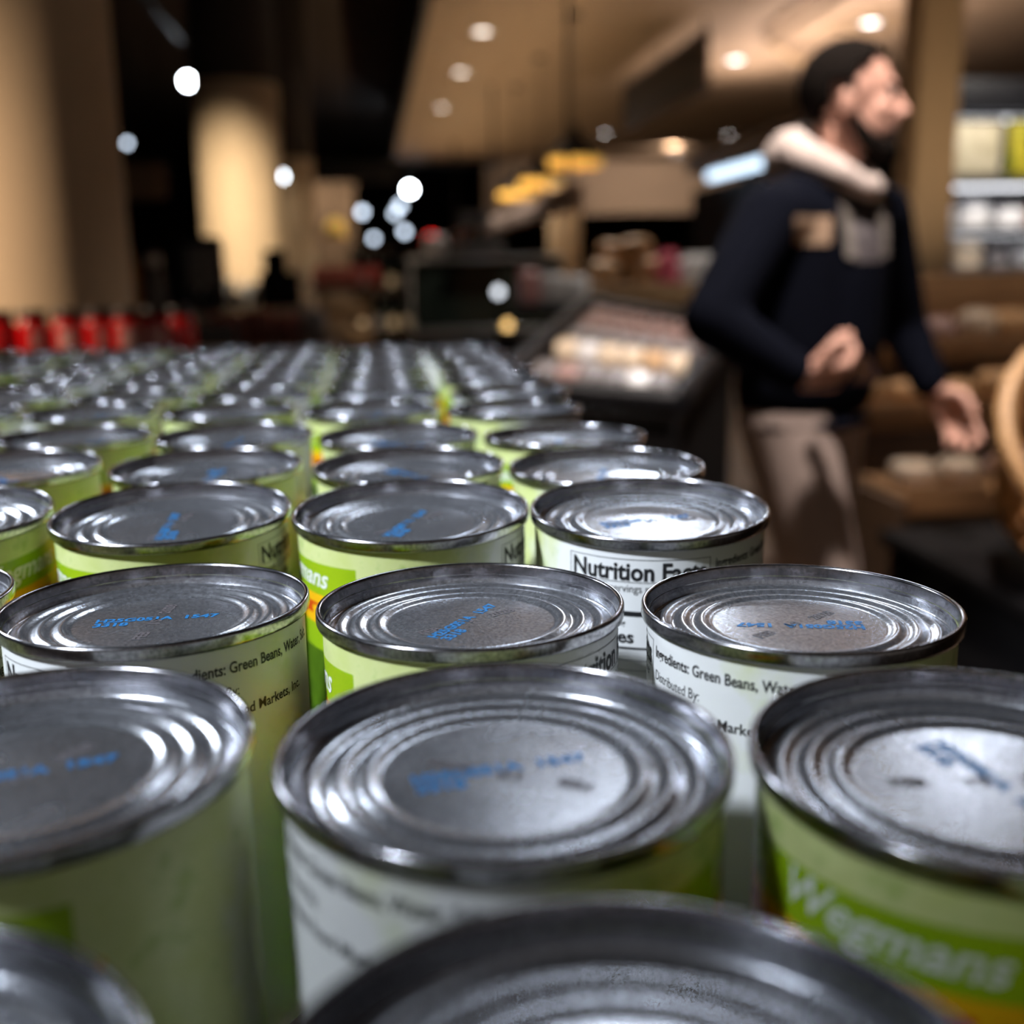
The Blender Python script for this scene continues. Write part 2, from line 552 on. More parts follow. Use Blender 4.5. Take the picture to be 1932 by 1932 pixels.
# ------------------------------------------------------------------ the store shell
struct('floor', MB().box(-9, 13, -3, 42, -0.1, 0.0), M['floor'])
struct('ceiling', MB().box(-9, 13, -3, 42, 4.6, 4.75), M['dark_ceiling'])
sof = struct('ceiling_soffit', MB().box(0.62, 13, 2.9, 25.5, 3.42, 4.5), M['soffit'])
sof.name = 'ceiling_soffit'
struct('trim_1', MB().box(0.55, 0.62, 2.9, 25.57, 3.40, 4.5, 0.01), M['soffit_edge'])
struct('trim_2', MB().box(0.62, 2.9, 25.5, 25.84, 3.34, 4.5, 0.01), M['soffit_edge'])
struct('wall_bulkhead', MB().box(2.6, 13, 25.9, 26.1, 2.35, 4.5).box(2.55, 13, 25.85, 26.15, 2.28, 2.35), M['wall_tan'])
struct('wall_back', MB().box(-9, 13, 42, 42.2, 0, 4.6), M['wall_dark'])
struct('wall_left', MB().box(-9.2, -9, -3, 42, 0, 4.6), M['wall_dark'])
struct('wall_right', MB().box(13, 13.2, -3, 42, 0, 4.6), M['wall_tan'])
struct('wall_partition', MB().box(-2.6, -0.25, 24, 24.25, 0, 2.75).box(-2.65, -0.2, 23.95, 24.3, 2.75, 2.95), M['wall_tan'])
struct('trim_3', MB().box(-1.2, 0.55, 20.0, 20.4, 2.62, 2.95, 0.02), M['soffit_edge'])


def column(loc, rad, label):
    t = thing('round_column', label, 'column', loc, 0, 'round beige columns along the aisle')
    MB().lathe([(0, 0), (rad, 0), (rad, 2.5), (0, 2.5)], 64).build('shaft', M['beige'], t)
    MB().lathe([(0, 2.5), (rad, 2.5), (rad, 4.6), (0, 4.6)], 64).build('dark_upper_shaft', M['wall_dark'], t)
    MB().lathe([(rad, 0), (rad + .02, 0), (rad + .02, .14), (rad + .012, .16), (rad, .16)], 64).build('base_ring', M['black_matte'], t)
    MB().lathe([(rad, 0), (rad + .006, 0), (rad + .006, .012), (rad, .012)], 64, (0, 0, 2.494)).build('joint_band', M['wall_dark'], t)


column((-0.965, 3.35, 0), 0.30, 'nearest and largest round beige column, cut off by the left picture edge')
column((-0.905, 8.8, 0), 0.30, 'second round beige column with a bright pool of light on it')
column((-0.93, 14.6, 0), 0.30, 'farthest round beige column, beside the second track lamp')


def post(loc, hw, z1, label):
    t = thing('square_post', label, 'post', loc)
    MB().box(-hw, hw, -hw, hw, 0.0, z1, 0.012).build('shaft', M['post'], t)
    MB().box(-hw - .012, hw + .012, -hw - .012, hw + .012, 0.0, 0.15, 0.006).build('plinth', M['black_matte'], t)


post((2.96, 6.0, 0), 0.115, 3.42, 'tan square post directly behind the walking man')
post((2.02, 12.0, 0), 0.15, 2.0, 'tan post under the hanging pendant lamps')

# ------------------------------------------------------------------ ceiling lamps
dl_ring = MB().lathe([(.075, 0), (.10, -.004), (.105, -.012), (.098, -.018), (.08, -.014), (.074, -.004)], 28).mesh('trim_ring', M['white_pack'])
dl_disc = {k: MB().lathe([(0, -.008), (.06, -.009), (.076, -.006), (.076, .0)], 28).mesh('diffuser', M[k]) for k in ('lamp_white', 'lamp_dim')}
DL = [(1.18, 11.7, 'lamp_dim', 'nearest round downlight left of the sign board on the tan ceiling'),
      (1.16, 14.07, 'lamp_dim', 'second faint downlight along the tan ceiling edge'),
      (1.12, 17.1, 'lamp_dim', 'third, nearly dark downlight along the tan ceiling edge'),
      (4.19, 13.2, 'lamp_white', 'bright oval downlight just right of the sign board'),
      (4.16, 20.4, 'lamp_white', 'round downlight between the big pendant lamp and the sign board'),
      (6.49, 20.7, 'lamp_white', 'downlight above the blue tube light left of the man'),
      (6.48, 24.3, 'lamp_white', 'upper of two small downlights close together under the sign board'),
      (7.0, 24.9, 'lamp_white', 'lower warm one of two small downlights close together'),
      (4.87, 11.15, 'lamp_white', 'large downlight at the top edge above the man'),
      (9.0, 17.5, 'lamp_white', 'bright downlight right of the tan post beside the man')]
for (a, b_, k, lb) in DL:
    t = thing('ceiling_downlight', lb, 'light', (a, b_, 3.42), 0, 'round downlights in the tan ceiling')
    link('trim_ring', dl_ring, t)
    link('diffuser', dl_disc[k], t)

TS = [(-1.674, 12.0, 2.997, .055, 'lamp_cool', 'brightest white track spot beside the second column'),
      (-0.908, 13.0, 2.173, .05, 'lamp_mid', 'white track spot right of the second column'),
      (-1.724, 9.0, 2.117, .022, 'lamp_far', 'faint track spot at the edge of the nearest column'),
      (-0.127, 30.0, 2.566, .10, 'lamp_far', 'leftmost of the far cluster of cool spot lamps'),
      (1.023, 28.0, 2.984, .10, 'lamp_cool', 'brightest star-like spot lamp topping the far cluster'),
      (0.925, 33.0, 2.863, .11, 'lamp_far', 'spot lamp just below the brightest of the far cluster'),
      (0.839, 36.0, 2.781, .10, 'lamp_far', 'dim spot lamp overlapped by its brighter neighbour in the far cluster'),
      (0.925, 30.0, 2.07, .09, 'lamp_far', 'lower right spot lamp of the far cluster'),
      (0.139, 30.0, 1.91, .08, 'lamp_far', 'lowest left spot lamp of the far cluster')]
for (a, b_, z, rr, k, lb) in TS:
    t = thing('track_spotlight', lb, 'spotlight', (a, b_, z), 0, 'cool track spotlights')
    dv = (Vector((0, 0, 1.2)) - Vector((a, b_, z))).normalized()
    q = dv.to_track_quat('Z', 'Y')
    h = MB().lathe([(0, -.16), (rr * .8, -.16), (rr * 1.1, -.13), (rr * 1.25, .02), (rr * 1.12, .02), (rr * 1.02, .0)], 24).build('housing', M['black'], t)
    g = MB().lathe([(0, .004), (rr * .7, .003), (rr, 0), (rr, -.01)], 24).build('lens', M[k], t)
    for o in (h, g):
        o.rotation_mode = 'QUATERNION'
        o.rotation_quaternion = q
    MB().tube([(0, 0, 0.02), (0, .12, .12), (0, .14, .30)], .012, 8).build('bracket', M['black'], t)
    MB().tube([(0, .14, .30), (0, .14, 4.6 - z)], .008, 8).build('stem', M['black'], t)
# rail above the left-hand spots
tag(MB().box(-1.70, -1.65, 1.0, 23, 3.30, 3.34, .004).build('track_rail', M['black']), 'long black lighting rail over the left columns', 'rail')


def pendant(loc, label):
    t = thing('pendant_lamp', label, 'lamp', loc, 0, 'black pendant lamps with gold insides')
    MB().lathe([(.0, .30), (.03, .30), (.035, .24), (.07, .21), (.245, .03), (.25, .0)], 36).build('shade', M['black'], t)
    MB().lathe([(.248, .0), (.238, .022), (.06, .20), (.0, .205)], 36).build('shade_lining', M['gold'], t)
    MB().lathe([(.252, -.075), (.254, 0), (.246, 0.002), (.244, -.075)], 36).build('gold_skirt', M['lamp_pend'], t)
    MB().blob((0, 0, .06), (.045, .045, .06)).build('bulb', M['lamp_amber'], t)
    MB().tube([(0, 0, .28), (0, 0, 3.42 - loc[2])], .004, 8).build('cord', M['black'], t)
    MB().lathe([(0, 0), (.06, 0), (.06, -.03), (0, -.04)], 20, (0, 0, 3.42 - loc[2])).build('ceiling_rose', M['black'], t)


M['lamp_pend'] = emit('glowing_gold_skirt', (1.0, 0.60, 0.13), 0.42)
pendant((1.943, 10.9, 2.16), 'nearest and largest black pendant lamp with glowing gold underside')
pendant((1.943, 13.1, 2.12), 'middle pendant lamp of the row with gold underside')
pendant((1.943, 15.2, 2.12), 'farthest and smallest pendant lamp of the row')
t = thing('yellow_hanging_lamp', 'small yellow hanging lamp beyond the farthest column', 'lamp', (-0.33, 12.0, 1.50))
MB().lathe([(.03, .2), (.05, .19), (.12, .03), (.125, 0)], 24).build('shade', M['yellow'], t)
MB().blob((0, 0, .1), (.10, .10, .10)).build('globe', M['lamp_pend'], t)
MB().tube([(0, 0, .19), (0, 0, 3.1)], .006, 8).build('cord', M['black'], t)

# hanging sign board, parallel to the aisle
t = thing('hanging_sign_board', 'long dark board hanging from the tan ceiling', 'sign', (3.2, 11.0, 2.8))
MB().box(-.02, .02, 0, 3.4, 0, .46, .005).build('board', M['navy_board'], t)
f = MB()
f.box(-.03, .03, -.04, 0, -.03, .49, .004).box(-.03, .03, 3.4, 3.44, -.03, .49, .004).box(-.03, .03, -.04, 3.44, .46, .50, .004).box(-.03, .03, -.04, 3.44, -.04, 0, .004)
f.build('frame', M['wood_dark'], t)
for y in (.0, 1.7, 3.38):
    MB().tube([(0, y, .49), (0, y, .62)], .012, 8).build('hanger', M['soffit_edge'], t)
# ceiling pipes above the man
tag(MB().tube([(3.9, 9.2, 3.30), (4.0, 11.6, 3.30), (4.6, 12.4, 3.28), (5.6, 12.5, 3.28)], .035, 12).build('ceiling_pipe', M['post']), 'thin bent pipe under the ceiling above the man', 'pipe')
t = thing('ceiling_vent_ring', 'round ceiling grille around the downlight above the man', 'vent', (4.87, 11.15, 3.42))
MB().lathe([(.36, 0), (.40, -.004), (.42, -.02), (.40, -.03), (.37, -.02)], 40).build('outer_ring', M['post'], t)
MB().lathe([(.20, 0), (.225, -.004), (.225, -.014), (.20, -.014)], 40).build('inner_ring', M['post'], t)
# blue-white tube over the tall case left of the man
t = thing('tube_light', 'blue-white tube light behind the walking man, left of his hood', 'light', (3.9, 10.8, 2.15))
MB().tube([(0, .05, 0), (0, 2.3, 0)], .055, 12).build('tube', M['tube'], t)
MB().box(-.05, .05, 0, 2.35, .055, .09, .006).build('reflector', M['charcoal'], t)
for y in (0.02, 2.33):
    MB().box(-.05, .05, y - .02, y + .02, -.05, .06, .006).build('end_cap', M['charcoal'], t)
t = thing('tall_dark_case', 'tall dark case carrying the tube light behind the man', 'case', (4.3, 9.8, 0))
MB().box(-.3, .5, 0, 4.4, 0, 2.05, .01).build('carcass', M['black_matte'], t)
MB().box(-.36, .55, -.05, 4.45, 2.24, 2.5, .01).build('canopy', M['wood_dark'], t)
for y in (.1, 4.3):
    MB().box(.3, .4, y - .04, y + .04, 2.05, 2.24, .004).build('strut', M['black'], t)
t = thing('fascia_beam', 'pale horizontal fascia running away beside the pendant lamps', 'beam', (1.62, 9.0, 1.62))
MB().box(-.05, .05, 0, 13, 0, .19, .01).build('board', M['fascia'], t)
for y in (.4, 6, 12.6):
    MB().tube([(0, y, .16), (0, y, 1.79)], .015, 8).build('drop_rod', M['black'], t)

# ------------------------------------------------------------------ the can display
H = 0.111            # can height, crest of the seam
RIM = 0.038
TOPZ = 1.2 - 0.0783
TABLE_Z = TOPZ - H - 0.0035


def rim_profile():
    p = [(.0364, -.0034), (.0379, -.0034), (.0381, -.0028), (.0381, -.0010)]
    for a in range(0, 181, 20):
        p.append((.0374 + .0007 * math.cos(R(a)), -.0008 + .0008 * math.sin(R(a))))
    p += [(.0366, -.0014), (.0363, -.0040), (.0361, -.0052)]
    return [(r, z + H) for r, z in p]


def lid_profile():
    p = [(.0362, -.0040), (.0360, -.0054), (.0357, -.0060), (.0353, -.0061), (.0350, -.0057)]
    r = .0348
    while r > .0004:
        z = -.0054
        for rc, w, h in ((.0326, .0023, .00085), (.0279, .0024, .00095), (.0231, .0024, .00085)):
            x = (r - rc) / w
            if abs(x) < 1:
                z += h * (0.5 + 0.5 * math.cos(math.pi * x))
        p.append((r, z))
        r -= .00038 if r > .0205 else .0034
    p.append((0, -.0054))
    return [(r, z + H) for r, z in p]


me_rim = MB().lathe(rim_profile(), 112).mesh('seam_rim', M['rim'], True, 80)
me_lid = MB().lathe(lid_profile(), 112).mesh('lid', M['lid'], True, 80)
lab = MB()
lab.lathe([(.0364, .0), (.0366, .003), (.0366, .1077), (.0362, .1079)], 96)
me_label = lab.mesh('paper_label', M['paper'], True, 60)
me_foot = MB().lathe([(.0355, .0045), (.0372, .0030), (.0381, .0026), (.0381, .0004), (.0372, .0), (.0362, .0006), (.0355, .003), (.0, .003)], 64).mesh('bottom_rim', M['rim'], True, 80)

# ---- printing, wrapped round the can
_cap = {}


def text_mesh(s, bold=0.0, shear=0.0):
    cu = bpy.data.curves.new('print', 'FONT')
    cu.body = s
    cu.size = 1.0
    cu.offset = bold
    cu.shear = shear
    cu.resolution_u = 3
    o = bpy.data.objects.new('print', cu)
    COL.objects.link(o)
    dg = bpy.context.evaluated_depsgraph_get()
    me = bpy.data.meshes.new_from_object(o.evaluated_get(dg))
    v = [x.co.copy() for x in me.vertices]
    f = [tuple(p.vertices) for p in me.polygons]
    bpy.data.objects.remove(o)
    bpy.data.curves.remove(cu)
    bpy.data.meshes.remove(me)
    return v, f


CAP = max(p.y for p in text_mesh('H')[0])
RL = .03668


def wrap_text(mb, s, u0, width_deg, base_mm, cap_mm, bold=0.0, shear=0.0):
    v, f = text_mesh(s, bold, shear)
    x0 = min(p.x for p in v)
    x1 = max(p.x for p in v)
    out = []
    for p in v:
        u = R(u0 + (p.x - x0) / (x1 - x0) * width_deg)
        z = .1077 - base_mm / 1000 + p.y / CAP * cap_mm / 1000
        out.append((RL * math.cos(u), RL * math.sin(u), z))
    mb.add(out, f)


def wrap_bar(mb, u0, u1, d0, d1):
    n = max(1, int(abs(u1 - u0) / 4))
    v, f = [], []
    for i in range(n + 1):
        u = R(u0 + (u1 - u0) * i / n)
        for d in (d0, d1):
            v.append((RL * math.cos(u), RL * math.sin(u), .1077 - d / 1000))
    for i in range(n):
        f.append((2 * i, 2 * i + 1, 2 * i + 3, 2 * i + 2))
    mb.add(v, f)


nm = MB()
wrap_bar(nm, 0, 69, 3.2, 3.4)
wrap_bar(nm, 0, 69, 62, 62.2)
wrap_bar(nm, 0, .35, 3.2, 62)
wrap_bar(nm, 68.65, 69, 3.2, 62)
wrap_text(nm, 'Nutrition Facts', 2, 65, 9.6, 5.2, .03)
wrap_bar(nm, 2, 67, 10.2, 10.4)
wrap_text(nm, 'about 3.5 servings per container', 2, 62, 13.4, 2.4)
wrap_text(nm, 'Serving size', 2, 25, 17.2, 2.5, .022)
wrap_bar(nm, 2, 67, 19.4, 21.0)
wrap_text(nm, 'Amount per serving', 2, 27, 24.0, 1.8, .02)
wrap_text(nm, 'Calories', 2, 31, 29.4, 3.8, .028)
wrap_bar(nm, 2, 67, 30.8, 31.5)
for i in range(8):
    wrap_bar(nm, 2, 67, 35 + i * 3.2, 35.15 + i * 3.2)
me_nutr = nm.mesh('nutrition_panel', M['ink'], False)
im = MB()
wrap_text(im, 'Ingredients: Green Beans, Water, Salt.', 72, 74, 6.8, 2.6, .02)
wrap_text(im, 'Distributed By:', 72, 27, 12.4, 2.4)
wrap_text(im, 'Wegmans Food Markets, Inc.', 72, 62, 17.6, 2.4, .018)
me_ingr = im.mesh('ingredients_text', M['ink'], False)
bmz = MB()
wrap_text(bmz, 'Wegmans', -148, 55, 14.6, 6.0, .014, .35)
me_brand = bmz.mesh('brand_lettering', M['white_ink'], False)


def lid_text(lines, z=-.00532):
    mb = MB()
    for (s, w, x, y, cap) in lines:
        v, f = text_mesh(s, .04)
        x0 = min(p.x for p in v)
        x1 = max(p.x for p in v)
        mb.add([((p.x - x0) / (x1 - x0) * w + x, p.y / CAP * cap + y, H + z) for p in v], f)
    return mb


me_stamp = lid_text([('H25G051A', .019, -.0155, .0005, .0027), ('1547', .0085, .0065, .0005, .0027), ('3318', .0085, -.0155, -.0030, .0027)]).mesh('date_stamp', M['blue_ink'], False)
me_stamp2 = lid_text([('FEB', .006, -.0155, -.001, .0027), ('19', .004, -.003, -.001, .0027), ('2028', .008, .006, -.001, .0027)]).mesh('printed_code', M['grey_ink'], False)

CY, SY = math.cos(YAW), math.sin(YAW)


def to_store(X, Y):
    return (X * CY - Y * SY, X * SY + Y * CY)


# fitted rim centres in the camera frame: x right, y forward
ROWS = [
    [(.090, .090, 20, None), (.0105, .0925, 200, None), (-.0735, .0895, 110, None)],
    [(.0765, .1715, 102, None), (-.0020, .1780, -150, None), (-.0833, .1798, 82, None)],
    [(.0693, .2652, -134, None), (-.0107, .2718, 28, None), (-.0902, .2765, -72, None), (-.1700, .2830, 40, None)],
    [(.0439, .3571, -39, None), (-.0326, .3603, 48, None), (-.1106, .3625, 42, None), (-.1897, .3620, 163, None)],
    [(.0371, .4397, -18, None), (-.0409, .4490, 62, None), (-.1233, .4548, 74, None), (-.2072, .4585, 100, None)],
    [(.0252, .5334, 60, None), (-.0537, .5415, 110, None), (-.1347, .5508, 75, None), (-.2160, .5580, 95, None), (-.2960, .5650, 50, None)],
    [(.0020, .6384, 15, None), (-.0795, .6441, 30, None), (-.1610, .6500, 105, None), (-.2430, .6560, 150, None), (-.3240, .6620, 70, None)],
]
for k in range(6):
    row = []
    b0 = .722 + k * .0845
    for c in range(7):
        a = .086 - c * .0810 + random.uniform(-.0015, .0015)
        bb = b0 + c * .0135 + random.uniform(-.003, .003)
        row.append((a * CY + bb * SY, -a * SY + bb * CY, random.uniform(0, 360), 1))
    ROWS.append(row)
TILT = {1: 1.3, 2: -0.4, 3: 3.6, 4: 1.3}
ZOFF = {2: -.003, 3: .0022, 4: .0015}
LOOK = {(0, 0): 'nearest can cut off by the lower right picture corner', (0, 1): 'nearest can with only its lid showing at the bottom edge, middle',
        (0, 2): 'nearest can, its dark rim just entering the lower left corner',
        (1, 0): 'can with white brand script on green, orange banner, right of the blurred front can', (1, 1): 'big blurred can with a bold blue stamp on the lid, front middle',
        (1, 2): 'big blurred can with green wash on its label, at left front',
        (2, 0): 'sharp can with blue stamp reading 1547 and a pinkish glow on its lid', (2, 1): 'sharp can in the middle with a slanted blue and black stamp on a dark lid',
        (2, 2): 'dark dusty lid with faint stamps on a can showing ingredients text', (3, 0): 'can whose label shows the black Nutrition Facts box in full',
        (3, 1): 'can with Nutrition just at its right edge, green band at left, middle of fourth row', (3, 2): 'can with Nutrition at its right edge, fourth row, beside the script can',
        (3, 3): 'can at the left picture edge with white brand script on a green band'}
for ri, row in enumerate(ROWS):
    for ci, (X, Y, s, far) in enumerate(row):
        a, b_ = to_store(X, Y)
        tilt = R(TILT.get(ri, 0) + (random.uniform(-1.0, 1.0) if ri > 4 else 0))
        zt = TOPZ + ZOFF.get(ri, 0)
        if (ri, ci) in LOOK:
            lb = LOOK[(ri, ci)]
        else:
            lb = 'green bean can in the %s row from the front, %s from the right edge' % (ORD[ri], ORD[ci])
        axis = Matrix.Rotation(YAW, 3, 'Z') @ Vector((1, 0, 0))
        # rotation of the wrap: s degrees to the right of the side that faces the lens
        rz = math.atan2(-b_, -a) + R(s)
        mrot = Matrix.Rotation(tilt, 4, axis)
        t = thing('bean_can', lb, 'can', (0, 0, 0), 0, 'green bean cans on the display')
        base = Vector((a, b_, zt)) - (mrot.to_3x3() @ Vector((0, 0, H)))
        t.rotation_mode = 'QUATERNION'
        t.location = base
        t.rotation_quaternion = (mrot @ Matrix.Rotation(rz, 4, 'Z')).to_quaternion()
        link('paper_label', me_label, t)
        link('seam_rim', me_rim, t)
        o = link('lid', me_lid, t)
        o.rotation_euler = (0, 0, random.uniform(0, 6.28))
        link('bottom_rim', me_foot, t)
        if ri <= 6:
            link('nutrition_panel', me_nutr, t)
            link('ingredients_text', me_ingr, t)
            link('brand_lettering', me_brand, t)
            st = {(2, 0): (172, 40), (2, 1): (62, 40), (2, 2): (8, 90), (1, 1): (15, 160), (1, 0): (-75, 0), (1, 2): (20, 60), (3, 0): (14, 190),
                  (3, 1): (70, 50), (3, 2): (95, 80)}.get((ri, ci), (random.uniform(0, 360), random.uniform(0, 360)))
            o = link('date_stamp', me_stamp, t)
            o.rotation_euler = (0, 0, R(st[0]) + YAW - rz)
            o = link('printed_code', me_stamp2, t)
            o.rotation_euler = (0, 0, R(st[1]) + YAW - rz)

t = thing('display_table', 'dark display table carrying all the cans', 'table', (-.22, .58, 0))
MB().box(-.42, .36, -.66, .68, TABLE_Z - .03, TABLE_Z, .004).build('table_top', M['wood_dark'], t)
MB().box(-.40, .34, -.64, .66, .55, TABLE_Z - .03, .004).build('apron', M['black_matte'], t)
for (x, y) in ((-.38, -.62), (.32, -.62), (-.38, .64), (.32, .64)):
    MB().box(x - .03, x + .03, y - .03, y + .03, 0, .56, .004).build('leg', M['black'], t)

# ------------------------------------------------------------------ red jars behind the cans
jar_glass = MB().lathe([(0, 0), (.026, 0), (.031, .004), (.032, .012), (.032, .058), (.028, .068), (.024, .073), (.024, .080)], 28).mesh('glass_body', M['red_glass'])
jar_lab = MB().lathe([(.0324, .012), (.0327, .014), (.0327, .050), (.0324, .052)], 28)
jar_lab.f = [q for q in jar_lab.f if all(jar_lab.v[i][1] < -.004 and jar_lab.v[i][0] > -.012 for i in q)]
jar_lab = jar_lab.mesh('jar_label', M['jar_paper'])
jar_cap = MB().lathe([(.0255, .074), (.027, .075), (.027, .088), (.025, .091), (0, .091)], 28).mesh('screw_cap', M['jar_cap'])
JZ = 1.035
for i, (a, lb) in enumerate(((-.736, 'red jar cut by the left picture edge behind the cans'), (-.672, 'first whole red jar from the left edge'), (-.604, 'second whole red jar, deepest red on its left side'),
                             (-.545, 'third whole red jar, in the middle of the row'), (-.488, 'fourth whole red jar of the row'), (-.442, 'fifth red jar, duller, close to its neighbour'),
                             (-.394, 'last and darkest red jar at the right end of the row'))):
    yy = 2.40 + (.03 if i == 5 else (-.01 if i == 4 else 0)) + (.04 if i == 6 else 0)
    t = thing('sauce_jar', lb, 'jar', (a, yy, JZ + .0015), random.uniform(-.3, .3), 'red sauce jars in a row')
    link('glass_body', jar_glass, t)
    if i not in (0, 6):
        link('jar_label', jar_lab, t)
    link('screw_cap', jar_cap, t)
t = thing('jar_shelf', 'dark shelf carrying the row of red jars before the column', 'shelf', (-.60, 2.45, 0))
MB().box(-.5, .30, -.12, .14, JZ - .025, JZ, .004).build('shelf_board', M['wood_dark'], t)
MB().box(-.5, .30, .14, .16, JZ - .025, JZ + .045, .003).build('back_rail', M['black_matte'], t)
MB().box(-.48, .28, -.10, .12, 0, JZ - .025, .004).build('cabinet_body', M['black_matte'], t)


# ------------------------------------------------------------------ goods helpers
def pack(name, label, cat, loc, size, m, rz=0, group=None, e=.35, seal=True):
    """a soft or boxy wrapped pack standing on loc (base centre)"""
    t = thing(name, label, cat, loc, rz, group)
    MB().blob((0, 0, size[2] / 2), (size[0] / 2, size[1] / 2, size[2] / 2), e, e, 20, 10).build('wrapper', m, t)
    if seal:
        MB().box(-size[0] * .40, size[0] * .40, -.004, .004, size[2] * .97, size[2] * 1.07, .0015).build('top_seal', m, t)
    return t


def carton(name, label, cat, loc, size, m, rz=0, group=None, band=None):
    t = thing(name, label, cat, loc, rz, group)
    w, d, h = size
    MB().box(-w / 2, w / 2, -d / 2, d / 2, 0, h, .004).build('carton_body', m, t)
    MB().box(-w / 2 + .006, w / 2 - .006, -d / 2 + .006, d / 2 - .006, h - .001, h + .004, .0015).build('lid_flap', band or m, t)
    return t


def loaf(label, loc, size, m, rz, group):
    t = thing('bread_loaf', label, 'bread', loc, rz, group)
    MB().blob((0, 0, size[2] / 2), (size[0] / 2, size[1] / 2, size[2] / 2), .75, .85, 20, 12).build('crust', m, t)
    for k in (-.22, 0, .22):
        MB().tube([(k * size[0] - .01, -size[1] * .22, size[2] * .93), (k * size[0], 0, size[2] * .985), (k * size[0] + .01, size[1] * .22, size[2] * .93)], .004, 6).build('score_mark', M['bread_pale'], t)


# ---- open wedge case with packs, centre right behind the cans
BL, FL = Vector((.822, 4.4, 1.068)), Vector((.313, 3.0, .905))
BR, FR = Vector((1.252, 3.9, .985)), Vector((.775, 2.86, .850))
q_n = (FL - BL).cross(BR - BL)
FR.z = BL.z - (q_n.x * (FR.x - BL.x) + q_n.y * (FR.y - BL.y)) / q_n.z
u_dir = (FR - FL).normalized()
t = thing('wedge_display_case', 'black open display case with sloping top right of the cans', 'case', (BL.x, BL.y, 0))
o0 = Vector((BL.x, BL.y, 0))


def quad_slab(q, th):
    v = [p - o0 for p in q] + [p - o0 - Vector((0, 0, th)) for p in q]
    return v, [(0, 1, 2, 3), (7, 6, 5, 4), (0, 4, 5, 1), (1, 5, 6, 2), (2, 6, 7, 3), (3, 7, 4, 0)]


dz = Vector((0, 0, -.06))
MB().add(*quad_slab([BL + dz, FL + dz, FR + dz, BR + dz], .03)).build('sloping_deck', M['charcoal'], t, False)
foot = [Vector((p.x, p.y, p.z - .09)) for p in (BL, FL, FR, BR)]
v = [p - o0 for p in foot] + [Vector((p.x, p.y, 0)) - o0 for p in foot]
MB().add(v, [(0, 1, 2, 3), (7, 6, 5, 4), (0, 4, 5, 1), (1, 5, 6, 2), (2, 6, 7, 3), (3, 7, 4, 0)]).build('case_body', M['black_matte'], t, False)
for nm_, p, q in (('back_rail', BL, BR), ('side_rail', BL, FL), ('front_rail', FL, FR), ('side_rail', BR, FR)):
    MB().tube([p - o0 - Vector((0, 0, .02)), q - o0 - Vector((0, 0, .02))], .035, 12).build(nm_, M['black'], t)


def deck(s, k):
    p = (BL * (1 - s) + FL * s) * (1 - k) + (BR * (1 - s) + FR * s) * k
    return p - Vector((0, 0, .056))


DRZ = math.atan2(u_dir.y, u_dir.x)
d_n = (FL - BL).cross(BR - BL).normalized()
d_n = d_n if d_n.z > 0 else -d_n
d_x = (u_dir - d_n * u_dir.dot(d_n)).normalized()
DECK_ROT = Matrix((d_x, d_n.cross(d_x), d_n)).transposed().to_euler()
cols_ = ['rose', 'greytray', 'cream']
ROWN = {0: ('top row', 'rose'), 1: ('second row', 'rose'), 2: ('third row', 'greytray'), 3: ('fourth row', 'cream'), 4: ('lowest row', 'greytray')}
for r_, s in enumerate((.12, .27, .42, .58, .80)):
    n = 6
    for k in range(n):
        kk = .165 + k * .134
        p = deck(s, kk)
        key = ROWN[r_][1]
        if r_ == 3:
            key = ['cream', 'white_pack', 'cream', 'cream', 'bread_pale', 'cream'][k]
        if r_ == 4 and k in (1, 4):
            key = 'rose' if k == 1 else 'white_pack'
        lb = '%s pack in the %s of the sloping case, %s from its left' % (
            {'rose': 'rose-coloured', 'greytray': 'dark grey', 'cream': 'cream', 'white_pack': 'white', 'bread_pale': 'orange-tan'}[key], ROWN[r_][0], ORD[k])
        tr_ = pack('wrapped_tray', lb, 'package', p, (.064, .14, .055 if r_ != 4 else .045), M[key], DRZ, 'wrapped packs on the sloping case', .22)
        tr_.rotation_euler = DECK_ROT

# ---- bread bin behind the case
t = thing('bread_bin', 'pale wooden bin heaped with bread behind the sloping case', 'bin', (1.30, 5.55, 0))
MB().box(-.29, .46, -.02, .02, 1.0, 1.10, .004).build('front_board', M['wood_pale'], t)
MB().box(-.29, .46, .50, .54, 1.0, 1.10, .004).build('back_board', M['wood_pale'], t)
for x in (-.29, .44):
    MB().box(x, x + .02, .02, .50, 1.0, 1.10, .004).build('side_board', M['wood_pale'], t)
MB().box(-.27, .44, .0, .52, .96, 1.0, .004).build('bin_floor', M['wood_pale'], t)
MB().box(-.25, .42, .03, .50, 0, .96, .004).build('bin_base', M['black_matte'], t)
LV = [(-.17, .11, 1.003), (.01, .11, 1.003), (.19, .26, 1.003), (-.17, .28, 1.003), (.01, .28, 1.003), (.12, .42, 1.003), (-.14, .15, 1.105), (.04, .16, 1.105), (-.07, .27, 1.20), (.15, .30, 1.115), (.02, .14, 1.215)]
for i, (x, y, z) in enumerate(LV):
    loaf('round brown loaf in the bread bin, %s counted from the lower left' % ORD[i], (1.30 + x, 5.55 + y, z), (.17, .15, .11), M['bread' if i % 3 else 'bread_pale'], random.uniform(-.6, .6), 'loaves heaped in the bin')
pack('pink_package', 'bright pink bag right of the heaped bread', 'package', (1.47, 5.64, 1.003), (.10, .10, .24), M['hotpink'])
pack('white_package', 'white bag at the right end of the bread bin beside the man', 'package', (1.63, 5.66, 1.003), (.20, .14, .22), M['white_pack'])

